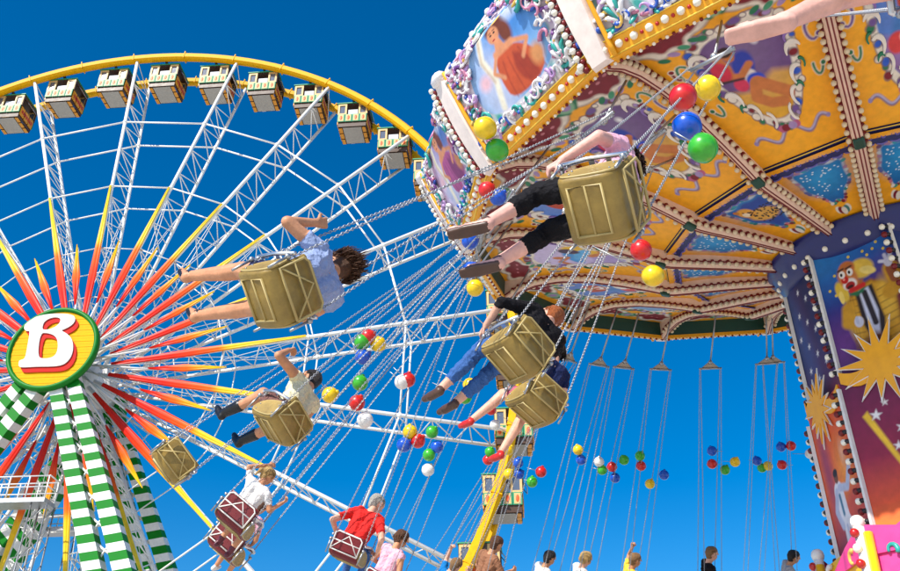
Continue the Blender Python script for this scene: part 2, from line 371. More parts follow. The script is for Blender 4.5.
# ---- gondolas
GC = mat('cream_gondola', rgb(214, 176, 112), .5, coat=.1); GG = mat('mint_trim', rgb(44, 150, 104), .5, coat=.1); GO = mat('orange_oval', rgb(226, 88, 22), .5)
GY = mat('amber_gondola', rgb(225, 150, 20), .4); GF = mat('grey_floor', rgb(170, 165, 155), .6); GD = mat('brown_gondola', rgb(74, 48, 30), .45)
GW = mat('smoked_glass', (.10, .12, .16), .06, var=.05, coat=1.); GR = mat('red_lettering', rgb(190, 30, 24), .45)
def gondola_parts():
    P = []; hx, hy = 1.0, .93
    def part(n, b): P.append((n, b.mesh(n)))
    b = MB(); b.box(-hx-.08, hx+.08, -hy-.08, hy+.08, -.33, -.27, GG); b.box(-hx-.02, hx+.02, -hy-.02, hy+.02, -.36, -.331, GD); b.box(-hx*.9, hx*.9, -hy*.9, hy*.9, -.269, -.2, GD); b.box(-.12, .12, -.5, .5, -.2, .02, DARK); part('roof', b)
    b = MB(); b.tube([(0, -1.05, 0), (0, 1.05, 0)], .09, DARK, 8); b.tube([(0, -.9, 0), (0, -.9, -.4)], .06, DARK, 6); b.tube([(0, .9, 0), (0, .9, -.4)], .06, DARK, 6); part('hanger_axle', b)
    b = MB()                                                   # tub: tapering lower body with floor
    z0, z1, t = -2.32, -1.36, .93
    lo = [(-hx*t, -hy*t, z0), (hx*t, -hy*t, z0), (hx*t, hy*t, z0), (-hx*t, hy*t, z0)]; up = [(-hx, -hy, z1), (hx, -hy, z1), (hx, hy, z1), (-hx, hy, z1)]
    b.add(lo+up, [(0, 1, 5, 4), (1, 2, 6, 5), (2, 3, 7, 6), (3, 0, 4, 7)], GD); b.box(-hx*t+.06, hx*t-.06, -hy*t+.06, hy*t-.06, z0-.02, z0+.05, GD); part('tub', b)
    b = MB(); b.box(-.62, .62, -hy*t+.08, hy*t-.08, z0-.06, z0-.022, GF, bev=.015); part('floor_panel', b)
    for s in (-1, 1):
        for q in range(3):
            b = MB(); y0 = -hy*t+.1+q*.56; b.box(*(sorted((s*.67, s*.9))), y0, y0+.46, z0-.07, z0-.022, GY, bev=.015); part('floor_rail', b)
    for s in (-1, 1):                                          # front and back: four mint-framed panels below, posts and windows above
        b = MB()
        for i in range(4):
            x0 = -hx+.01+i*.4975; b.box(x0, x0+.478, *(sorted((s*(hy+.0), s*(hy+.05)))), z1-.62+.02, z1+.06, GG, bev=.012)
            b.box(x0+.07, x0+.408, *(sorted((s*(hy+.05), s*(hy+.065)))), z1-.55, z1+.0, GC)
            b.ball((x0+.239, s*(hy+.066), z1-.275), 1, GO, 10, 6, (.09, .014, .2))
        part('panel_row', b)
        for sx in (-1, 1):
            b = MB(); xa, xb = sorted((sx*.40, sx*1.0)); y0, y1 = sorted((s*(hy-.06), s*(hy+.03)))
            b.box(xa, xa+.12, y0, y1, z1+.06, -.36, GC); b.box(xb-.12, xb, y0, y1, z1+.06, -.36, GC); b.box(xa+.12, xb-.12, y0, y1, -.5, -.36, GC); b.box(xa+.12, xb-.12, y0, y1, z1+.06, z1+.16, GC); part('window_frame', b)
            b = MB(); y0, y1 = sorted((s*(hy-.05), s*(hy-.03))); b.box(xa+.12, xb-.12, y0, y1, z1+.16, -.5, GW); part('pane', b)
    for s in (-1, 1):
        b = MB(); xa, xb = sorted((s*(hx-.04), s*(hx+.03)))
        for i in range(3): y0 = -hy+.08+i*.58; b.box(xa, xb, y0, y0+.5, z1-.72, z1+.02, GY, bev=.012)
        b.box(xa, xb, -hy, -hy+.1, z1+.04, -.36, GD); b.box(xa, xb, hy-.1, hy, z1+.04, -.36, GD); b.box(xa, xb, -hy+.1, hy-.1, -.62, -.36, GD); part('side_wall', b)
        b = MB()
        for i in range(7): xa, xb = sorted((s*(hx+.031), s*(hx+.045))); b.box(xa, xb, -.72+i*.21, -.58+i*.21, z1-.5, z1-.24, GR)
        part('lettering', b)
    b = MB(); b.tube([(.25*math.cos(2*math.pi*i/16), .25*math.sin(2*math.pi*i/16), -1.05) for i in range(17)], .04, STEEL, 6); b.tube([(0, 0, -2.3), (0, 0, -1.05)], .04, STEEL, 6); part('turning_wheel', b)
    b = MB(); b.box(-.36, .36, hy*.45, hy*.5, -1.9, -.85, WHITE, bev=.02); part('seat_back', b)
    b = MB(); b.box(-.34, .34, -hy*.90, -hy*.86, -1.34, -.78, mat('pale_sky_gap', rgb(196, 200, 208), .5), bev=.02); part('sky_gap_panel', b)  # added pale panel imitating bright sky seen through the gondola
    b = MB(); b.tube([(hx+.02, -.5, -.6), (hx+.25, -.5, -.9), (hx+.25, .5, -.9), (hx+.02, .5, -.6)], .025, STEEL, 5); part('grab_rail', b)
    return P
GP = gondola_parts()
for k in range(NSP):
    for q in (.27, .77):
        kk = k+q
        if not (kk < 9.2 or kk > 20.2): continue
        a = PH0-kk*DTH; loc = HUB + EX*RW*math.cos(a) + EZ*(RW*math.sin(a)) + EN*(WW/2)
        px, py = pix(loc)
        if px < -40 or py > H+60: continue
        g_ = empty('gondola', mat4=Matrix.Translation(loc) @ Matrix.Rotation(WA, 4, 'Z'))
        tag(g_, 'mint and cream gondola with smoked windows hanging between the yellow wheel rims', 'gondola', 'gondolas of the Ferris wheel')
        for n, me in GP: inst(n, me, g_)

# ---- support: striped legs in front of and behind the wheel, platforms
def stripe_mat():
    m = bpy.data.materials.new('green_white_stripes'); m.use_nodes = True; nt = m.node_tree; b = nt.nodes['Principled BSDF']
    at = nt.nodes.new('ShaderNodeAttribute'); at.attribute_name = 'Col'; nt.links.new(at.outputs['Color'], b.inputs['Base Color']); b.inputs['Roughness'].default_value = .4; b.inputs['Coat Weight'].default_value = .2
    return m
SWHITE = mat('white_leg_paint', rgb(228, 228, 222), .55, spec=.2); SGREEN = mat('green_leg_paint', rgb(8, 122, 26), .55, spec=.15)
sup = tag(empty('wheel_support', mat4=WM @ Matrix.Translation((0, 0, -HUB.z))), 'green and white striped legs carrying the Ferris wheel', 'support')
def leg(p0, p1, r, pitch, name='leg', n=4):
    p0, p1 = Vector(p0), Vector(p1); d = (p1-p0).normalized(); b = MB(); k = int(27/pitch); U = Vector((1, 0, 0)); U = (U-d*U.dot(d)).normalized(); Wd = d.cross(U); rings = []
    for i in range(k+1):
        t = i/k; r_ = lerp(r[0], r[1], t)*.72; c = p0.lerp(p1, t); rings.append([c+U*a*r_+Wd*e*r_+d*(a*.30+e*.18)*r_*(0 if i in (0, k) else 1) for a, e in ((-1, -1), (1, -1), (1, 1), (-1, 1))])
    for i in range(k): b.add(rings[i]+rings[i+1], [(q, (q+1) % 4, 4+(q+1) % 4, 4+q) for q in range(4)], (SGREEN, SWHITE)[i % 2])
    b.add(rings[0], [(3, 2, 1, 0)], SGREEN)
    return b.build(name, sup)
hz = HUB.z
for (y, yb) in ((-2.15, -3.4), (WW+2.0, WW+3.6)):
    for s in (-1, 1):
        for q in (-.43, .43):
            leg((s*.5+q*1.15, y, hz-1.0), (s*.5+q*2.3+s*11.4, yb, 0), (.46, .74), .47)
        b = MB()
        for i in range(18):                                    # lacing and lamp strip between the twin tubes
            t0, t1 = i/18, (i+1)/18
            A = lambda t, q: Vector((s*.5+q*lerp(1.15, 2.3, t)+s*11.4*t, lerp(y, yb, t), lerp(hz-1, 0, t)))
            b.tube([A(t0, -.4), A(t1, .4)], .06, WHITE, 5); b.tube([A(t0, .4), A(t1, -.4)], .06, WHITE, 5)
        b.build('lacing', sup)
b = MB(); b.tube([(0, -2.6, hz), (0, WW+2.6, hz)], .55, STEEL, 16); b.box(-1.3, 1.3, -2.55, -1.75, hz-1.3, hz+.7, SGREEN, bev=.1); b.box(-1.3, 1.3, WW+1.6, WW+2.4, hz-1.3, hz+.7, SGREEN, bev=.1); b.build('axle', sup)
def platform(x0, x1, y0, y1, z):
    p = MB(); p.box(x0, x1, y0, y1, z-.22, z, STEEL); p.build('deck', plat)
    n = max(2, int((x1-x0)/.9)); b = MB()
    for i in range(n+1):
        x = lerp(x0+.05, x1-.05, i/n)
        for y in (y0+.05, y1-.05): b.tube([(x, y, z), (x, y, z+1.1)], .035, WHITE, 5)
    for zz in (.55, 1.1):
        for y in (y0+.05, y1-.05): b.tube([(x0, y, z+zz), (x1, y, z+zz)], .035, WHITE, 5)
        b.tube([(x1, y0, z+zz), (x1, y1, z+zz)], .035, WHITE, 5)
    b.build('railing', plat)
for (x0, x1, y0, y1, px, py, off) in ((-6, None, -3.6, -2.5, 45, 497, -3.6), (-5, None, WW+2.6, WW+3.8, 80, 526, WW+2.6)):
    xx, zz = wheel_px(px, py, off)
    plat = tag(empty('platform', mat4=WM @ Matrix.Translation((0, 0, -HUB.z))), 'grey service platform with white railing, %s the wheel' % ('in front of' if off < 0 else 'behind'), 'platform')
    platform(x0+xx, xx, y0, y1, hz+zz)
    t = MB(); X = xx-.3; Y = (y0+y1)/2
    for sx in (-.4, .4):
        for sy in (-.4, .4): t.tube([(X+sx, Y+sy, 0), (X+sx, Y+sy, hz+zz-.22)], .04, STEEL, 6)
    nz = int((hz+zz)/.9)
    for i in range(nz):
        z0, z1 = (hz+zz-.3)*i/nz, (hz+zz-.3)*(i+1)/nz
        for sy in (-.4, .4): t.tube([(X-.4, Y+sy, z0), (X+.4, Y+sy, z1)] if i % 2 else [(X+.4, Y+sy, z0), (X-.4, Y+sy, z1)], .018, STEEL, 5)
        for sx in (-.4, .4): t.tube([(X+sx, Y-.4, z0), (X+sx, Y+.4, z1)], .018, STEEL, 5)
    t.build('lattice_mast', plat)
# ------------------------------------------------------------------ swing ride: canopy
RS = .8                                                        # size of the ride: 5.6 m canopy radius
KC = EYE + Vector((7.2388, 12.6262, 9.8592))*RS
XA = Vector((-.99467305, 0, -.10308014)); YA = -Vector((-.01648325, .98713207, .15905529)); ZA = Vector((-.10175371, -.15990711, .98187367))
CM = Matrix(((XA.x, YA.x, ZA.x, KC.x), (XA.y, YA.y, ZA.y, KC.y), (XA.z, YA.z, ZA.z, KC.z), (0, 0, 0, 1))) @ Matrix.Scale(RS, 4)
CPH, SEC = 5.2035, math.pi/8
HC, HS = math.cos(SEC/2), math.sin(SEC/2)
def can(ang, r, h): return CM @ Vector((r*math.cos(ang), r*math.sin(ang), h))
canopy = tag(empty('swing_ride_canopy', mat4=CM), 'tilted orange carnival swing ride canopy with painted ceiling and scrolled rounding boards', 'canopy')
OR1 = rgb(255, 174, 16)
def outer_h(rc): t = (rc-3.62)/(6.86-3.62); return lerp(-.56, .36, t) + .16*math.sin(math.pi*t)
def outer_P(u, v): rc = lerp(3.62, 6.86, v); return Vector((rc*HC, (2*u-1)*rc*HS*.985, outer_h(rc)))
def inner_P(u, v): rc = lerp(1.72, 3.60, v); return Vector((rc*HC, (2*u-1)*rc*HS*.98, lerp(-1.04, -.64, v)+.05*math.sin(math.pi*v)))
WCOL = rgb(238, 228, 210); MAR = rgb(128, 10, 34); GRN = rgb(20, 120, 80); PUR = rgb(110, 80, 150); LIL = rgb(168, 140, 190); BLU = rgb(30, 90, 200); SKIN = rgb(205, 120, 60)
def lobes(cx, cy, rx, ry, n, k, r=None, ph=0):
    out = []
    for i in range(96):
        t = 2*math.pi*i/96; q = 1+k*abs(math.sin(n*t/2+ph)); out.append((cx+rx*q*math.cos(t), cy+ry*q*math.sin(t)))
    return out
def splat(p, cx, cy, s, mir):
    P0 = [(-1, .1), (-.75, .38), (-.4, .25), (-.25, .6), (.1, .75), (.3, .45), (.62, .62), (.95, .5), (.8, .1), (1.0, -.25), (.6, -.32), (.42, -.75), (.1, -.55), (-.2, -.8), (-.32, -.35), (-.7, -.3)]
    for grow, c in ((1.34, rgb(90, 80, 90)), (1.28, WCOL), (.95, MAR)):
        p.poly(smooth_loop([(cx+mir*a*s*.62*grow/p.asp*1.0, cy+b*s*.5*grow) for a, b in P0], 2), c, .008)
    for dx in (-.4, 0, .35): p.ell(cx+mir*dx*s*.6/p.asp, cy+dx*.1*s, .012/p.asp, .007, rgb(200, 120, 130))
    p.ell(cx-mir*s*.72/p.asp, cy+.06*s, .04/p.asp, .03, WCOL); p.ell(cx-mir*s*.72/p.asp, cy+.06*s, .022/p.asp, .016, MAR)
def figure(p, kind):
    if kind == 0:                                             # acrobat in blue costume on a trapeze
        p.stroke([(.36, .55), (.33, .72)], .022, SKIN); p.ell(.45, .60, .075, .10, rgb(30, 60, 170), rot=-.3); p.ell(.44, .53, .06, .05, rgb(240, 230, 220))
        p.ell(.405, .70, .038, .045, SKIN); p.ell(.40, .725, .045, .035, rgb(40, 20, 20)); p.ell(.47, .49, .07, .05, rgb(20, 70, 200))
        p.stroke([(.47, .48), (.56, .41), (.68, .33)], .036, SKIN); p.stroke([(.45, .47), (.40, .39), (.48, .33), (.58, .31)], .032, SKIN); p.stroke([(.49, .6), (.40, .55), (.28, .58)], .02, SKIN)
        p.ell(.30, .62, .06, .07, rgb(210, 40, 70)); p.ell(.60, .72, .02, .02, rgb(255, 255, 255), soft=.8); p.ell(.36, .50, .05, .045, rgb(215, 50, 90)); p.stroke([(.24, .56), (.40, .53)], .008, rgb(40, 30, 40))
    elif kind == 1:                                           # clown bust
        p.ell(.5, .5, .16, .15, rgb(60, 120, 190)); p.ell(.5, .64, .085, .10, rgb(230, 150, 90)); p.ell(.5, .60, .06, .05, rgb(245, 235, 225)); p.ell(.5, .63, .02, .022, rgb(210, 20, 20)); p.stroke([(.46, .585), (.5, .57), (.54, .585)], .008, rgb(170, 10, 10))
        for sx in (-1, 1): p.ell(.5+sx*.09, .66, .045, .07, rgb(190, 60, 20)); p.ell(.5+sx*.03, .665, .012, .014, rgb(20, 20, 30)); p.ell(.5+sx*.12, .42, .07, .06, rgb(220, 60, 60))
        p.ell(.5, .45, .10, .05, rgb(240, 230, 220)); p.ell(.5, .77, .06, .05, rgb(20, 110, 60))
    elif kind == 2:                                           # blue dancer with yellow drape
        p.ell(.62, .5, .13, .13, rgb(240, 190, 30)); p.ell(.42, .56, .15, .05, rgb(60, 150, 220), rot=.5); p.ell(.52, .5, .16, .045, rgb(90, 180, 235), rot=-.4); p.ell(.40, .66, .035, .045, SKIN); p.ell(.58, .58, .06, .07, rgb(60, 30, 70))
        p.stroke([(.42, .6), (.3, .66), (.24, .6)], .018, SKIN); p.stroke([(.5, .44), (.6, .36), (.7, .38)], .024, SKIN)
    else:                                                     # rider on a pale horse
        p.ell(.5, .47, .16, .08, rgb(225, 215, 215), rot=.15); p.stroke([(.62, .5), (.70, .62), (.76, .60)], .03, rgb(225, 215, 215)); p.stroke([(.4, .44), (.33, .33)], .02, rgb(210, 200, 200)); p.stroke([(.58, .43), (.66, .34)], .02, rgb(210, 200, 200))
        p.ell(.47, .58, .05, .08, rgb(200, 40, 50)); p.ell(.47, .69, .03, .035, SKIN); p.stroke([(.47, .62), (.58, .57)], .016, SKIN); p.stroke([(.33, .5), (.25, .43)], .02, rgb(120, 80, 60))
def outer_paint(kind, nu=230, nv=270):
    p = Paint(nu, nv, OR1); p.asp = .72
    p.mix(.25*(.5+.5*np.sin(p.U*5+p.V*3)), rgb(255, 186, 40))
    bgc = [rgb(92, 50, 122), rgb(60, 120, 205), rgb(206, 190, 232), rgb(110, 170, 222)][kind]
    fl = [rgb(228, 170, 40), rgb(150, 110, 170), rgb(170, 150, 210), rgb(210, 170, 90)][kind]
    def pic(g): return smooth_loop([(.5+(a-.5)*g*.86, .47+(b-.52)*g*.84) for a, b in [(.24, .80), (.38, .86), (.5, .82), (.62, .86), (.76, .80), (.80, .66), (.77, .5), (.72, .36), (.62, .24), (.5, .20), (.38, .24), (.28, .36), (.23, .5), (.20, .66)]], 2)
    p.poly(pic(1.23), rgb(110, 96, 110), .005); p.poly(pic(1.20), WCOL, .005); p.poly(pic(1.0), bgc, .006)
    clip = p.C.copy(); p.poly([(.2, .2), (.8, .2), (.8, .40), (.6, .46), (.4, .40), (.2, .45)], fl, .02)
    p.ell(.5, .62, .2, .2, lin_mix(bgc, rgb(235, 225, 240), .4), soft=.9, al=.35); fig0 = (p.U, p.V); p.U = .5+(p.U-.5)/.9; p.V = .52+(p.V-.47)/.88; figure(p, kind); p.U, p.V = fig0
    m = Paint(nu, nv, (0, 0, 0)); m.asp = p.asp; m.poly(pic(.995), (1, 1, 1), .006); p.C = clip*(1-m.C) + p.C*m.C
    r = random.Random(kind)
    for i in range(46):                                       # scrolls, leaves and flowers round the frame
        L = pic(1.15); a, b = L[int(i/46*len(L))]; c = r.choice([WCOL, WCOL, GRN, PUR, LIL, BLU, MAR, WCOL])
        s_ = r.uniform(.010, .022); a += r.uniform(-.02, .02); b += r.uniform(-.015, .015)
        p.ell(a, b, s_/p.asp*1.1+.006, s_+.004, rgb(110, 90, 100), rot=r.uniform(0, 3), al=.8); p.ell(a, b, s_/p.asp, s_*.85, c, rot=r.uniform(0, 3))
    for sx in (-1, 1):
        splat(p, .5+sx*.27, .875, .245, sx); p.stroke([(.5+sx*.05, .93), (.5+sx*.09, .90), (.5+sx*.03, .86)], .012, GRN)
        for i in range(4): p.ell(.5+sx*(.17+i*.07), .79-.012*i, .035, .014, [GRN, rgb(60, 150, 110), LIL, GRN][i], rot=sx*.6)
        rbn = [(.5+sx*(.05+.27*i/20), .125+.028*math.sin(i/20*6.5+2.4)) for i in range(21)]; p.stroke(rbn, .010, rgb(96, 86, 140)); p.stroke([(x, y+.004) for x, y in rbn], .004, rgb(206, 198, 226)); p.ell(.5+sx*.33, .135, .018, .012, rgb(150, 140, 190))
    for sx in (-1, 1):
        for (x, y, l_, a0, cc) in ((.385, .60, .16, .9, GRN), (.375, .60, .14, -2.4, PUR), (.35, .40, .13, -2.0, GRN), (.40, .62, .06, -.6, MAR)):
            q = [(.5+sx*(x+l_*.5*t*math.cos(a0+t*1.9)), y+l_*t*math.sin(a0+t*1.9)) for t in np.linspace(0, 1, 9)]; p.stroke(q, .010, WCOL, .004); p.stroke(q, .006, cc, .004); p.ell(q[-1][0], q[-1][1], .022, .016, WCOL); p.ell(q[-1][0], q[-1][1], .015, .011, cc)
    p.ell(.5, .90, .06, .045, rgb(140, 190, 150)); p.ell(.5, .90, .035, .028, LIL)
    for dx, c in ((-.06, rgb(190, 90, 130)), (.06, rgb(190, 90, 130)), (0, GRN), (-.03, MAR), (.03, LIL)): p.ell(.5+dx, .155, .035, .02, c)
    return p.mesh('ceiling_panel', outer_P)
def lin_mix(a, b, t): return tuple(x*(1-t)+y*t for x, y in zip(a, b))
def inner_paint(kind, nu=160, nv=160):
    p = Paint(nu, nv, OR1); p.asp = .62
    sh = smooth_loop([(.20, .84), (.36, .80), (.5, .86), (.64, .80), (.80, .84), (.77, .66), (.80, .52), (.66, .42), (.60, .28), (.5, .34), (.40, .28), (.34, .42), (.20, .52), (.23, .66)], 2)
    g = lambda k: [(.5+(a-.5)*k, .58+(b-.58)*k) for a, b in sh]
    p.poly(g(1.13), rgb(120, 70, 60), .01); p.poly(g(1.09), rgb(225, 205, 200), .01)
    r = random.Random(kind+5); L = g(1.07)
    for i in range(34): a, b = L[int(i/34*len(L))]; p.ell(a, b, .024/p.asp, .018, r.choice([GRN, MAR, rgb(210, 110, 120), WCOL, PUR, rgb(60, 150, 120)]), rot=r.uniform(0, 3))
    p.poly(g(.99), rgb(10, 96, 170), .008); p.ell(.5, .66, .27, .2, rgb(40, 160, 220), soft=.8, al=.85)
    if kind == 0:
        for i in range(40): a, b = r.uniform(.27, .73), r.uniform(.42, .78); p.ell(a, b, .008/p.asp, .008, rgb(220, 235, 245))
    else:
        p.poly(g(.9), rgb(30, 70, 160), .02); p.ell(.5, .56, .22, .10, rgb(226, 170, 70), rot=-.2); p.ell(.36, .68, .10, .09, rgb(235, 165, 50)); p.ell(.33, .66, .045, .04, rgb(245, 225, 190)); p.ell(.29, .75, .03, .03, rgb(200, 120, 40))
        for i in range(70): a, b = r.uniform(.34, .72), r.uniform(.44, .68); p.ell(a, b, .010/p.asp, .009, rgb(40, 22, 14))
        p.ell(.34, .705, .012, .012, rgb(20, 16, 12))
    for dx, c in ((-.09, WCOL), (.09, WCOL), (0, GRN), (-.05, MAR), (.05, rgb(70, 130, 120)), (0, WCOL)): p.ell(.5+dx, .16+abs(dx)*.3, .05, .05, c)
    return p.mesh('ceiling_panel', inner_P)
OUTM = [outer_paint(k) for k in range(4)]; INM = [inner_paint(k) for k in range(2)]
# raised white scroll frame round each outer picture
sc = MB(); SCW = mat('ivory_scroll', rgb(236, 228, 214), .4); SCG = mat('scroll_green', rgb(24, 120, 84), .4); SCV = mat('scroll_violet', rgb(140, 110, 180), .4)
def on_panel(u, v, d=.0): q = outer_P(u, v); return Vector((q.x, q.y, q.z-d))
for sx in (-1, 1):
    for (cu, cv, s_, rot, m_) in ((.27, .72, .055, 1.5, SCW), (.30, .56, .05, 1.8, SCW), (.27, .42, .05, 2.4, SCW), (.20, .31, .045, 2.8, SCW), (.31, .48, .025, .4, SCG), (.24, .35, .025, 1.2, SCG), (.30, .65, .028, 2.2, SCV), (.12, .235, .04, 3.2, SCW)):
        vs_ = []; N_ = 10; s_ *= 1.1
        for i in range(N_+1):
            t = i/N_; a = rot+(t-.5)*2.8; w_ = .004+.42*s_*math.sin(math.pi*(.04+.92*t))**.8
            for q_, d_ in ((-1, .004), (-1, .026), (1, .026), (1, .004)): rr_ = s_+q_*w_*.5; vs_.append(on_panel(.5+sx*(cu*.90+rr_*math.cos(a)*.9), .47+(cv-.52)*.86+rr_*math.sin(a), d_))
        fs_ = []
        for i in range(N_):
            for k_ in range(3): fs_.append((4*i+k_, 4*i+k_+1, 4*i+5+k_, 4*i+4+k_))
        sc.add(vs_, fs_, m_)
sc_me = sc.mesh('scroll_frame')
# navy scalloped band at the kink
bd = MB(); n = 26; BL = mat('navy_valance', rgb(24, 34, 92), .4); BH = mat('violet_scallop', rgb(104, 96, 176), .4)
def bx_(u, z, dr=0):
    t = (z+.60)/-.33; rc = 3.63-.22*t; return Vector((rc*HC, (2*u-1)*rc*HS*.95, -.562-.11*t-dr*.4))
vs_ = []; 
for i in range(n+1):
    u = i/n; lo = -.93-.035*abs(math.sin(u*math.pi*7)); vs_ += [bx_(u, -.60), bx_(u, lo), bx_(u, -.60, .05), bx_(u, lo, .05)]
fs_ = []
for i in range(n): a = i*4; b_ = a+4; fs_ += [(a, b_, b_+1, a+1), (a+2, a+3, b_+3, b_+2), (a+1, b_+1, b_+3, a+3)]
bd.add(vs_, fs_, BL)
for k in range(7):
    bd.tube([bx_((k+.08+.84*i/8)/7, -.945-.03*math.sin(math.pi*i/8), .05) for i in range(9)], .014, BH, 5)
    bd.tube([bx_((k+.2+.6*i/6)/7, -.80+.05*math.sin(math.pi*2*i/6), .05) for i in range(7)], .012, BH, 5)
for z in (-.62,): bd.tube([bx_(0, z, .05), bx_(1, z, .05)], .012, mat('gold_line', rgb(240, 200, 70), .4), 5)
bd_me = bd.mesh('valance_band')
# far-side green inner valance and orange edge with dark red checks
rm = MB()
def rp(u, rc, h): return Vector((rc*HC, (2*u-1)*rc*HS, h))
def strip(b, prof, m):
    b.add([rp(u, r, h) for r, h in prof for u in (0, 1)], [(2*i, 2*i+1, 2*i+3, 2*i+2) for i in range(len(prof)-1)], m)
strip(rm, [(6.90, .04), (6.84, .36)], DKGREEN); strip(rm, [(6.97, -.03), (6.89, -.03), (6.89, .045)], ORANGE); strip(rm, [(6.99, .0), (6.97, -.03)], ORANGE)
for i in range(30): rm.ball(rp((i+.5)/30, 6.93, -.05), .026, (MAROON, BULB)[i % 2], 6, 4)
rm_me = rm.mesh('rim_valance')
# ---- rib beams at the corners
def beam_h(r): return float(np.interp(r, [1.80, 2.6, 3.3, 3.62, 4.0, 4.5, 5.1, 5.7, 6.2, 6.6, 6.9], [-1.18, -1.02, -.90, -.84, -.64, -.40, -.14, .04, .10, .06, -.06]))
bm = MB(); rs_ = [1.80+i*(6.92-1.80)/44 for i in range(45)]; v_ = []
for r in rs_:
    h = beam_h(r); top = max(h+.24, (outer_h(r) if r > 3.62 else lerp(-1.06, -.70, (r-1.72)/1.88))+.1)
    for y, z in ((-.075, h+.05), (-.04, h), (.04, h), (.075, h+.05), (.075, top), (-.075, top)): v_.append((r, y, z))
f_ = []
for i in range(44):
    for k in range(6): l = (k+1) % 6; f_.append((i*6+k, i*6+l, (i+1)*6+l, (i+1)*6+k))
f_ += [tuple(range(5, -1, -1)), tuple(range(44*6, 44*6+6))]
bm.add(v_, f_, PINK); beam_me = bm.mesh('rib_beam')
ed = MB()
for y in (-.085, .085):
    ed.tube([(r, y*.97, beam_h(r)+.10) for r in rs_], .014, MAROON, 5); ed.tube([(r, y*.3, beam_h(r)-.006) for r in rs_], .010, MAROON, 5)
edge_me = ed.mesh('rib_piping')
bl = MB()
r = 1.95
while r < 6.75:
    for y in (-1, 1):
        h = beam_h(r); bl.ball((r, y*.088, h+.095), .046, MAROON, 6, 4, (.85, 1, 1)); bl.ball((r, y*.12, h+.045), .042, mat('shaded_cream_bulb', rgb(226, 206, 168), .3, var=.1, coat=.3), 6, 4, (1.15, 1, 1))  # rib bulbs in darker cream, the shade under the canopy put into their colour
    r += .128
bulb_me = bl.mesh('rib_bulbs')
ce = MB(); ce.box(-.09, .09, -.075, .075, -.02, .06, DKGREEN, Matrix.Translation((3.72, 0, beam_h(3.72)-.02)) @ Matrix.Rotation(-.45, 4, 'Y'), bev=.02)
cart_me = ce.mesh('rib_bracket')
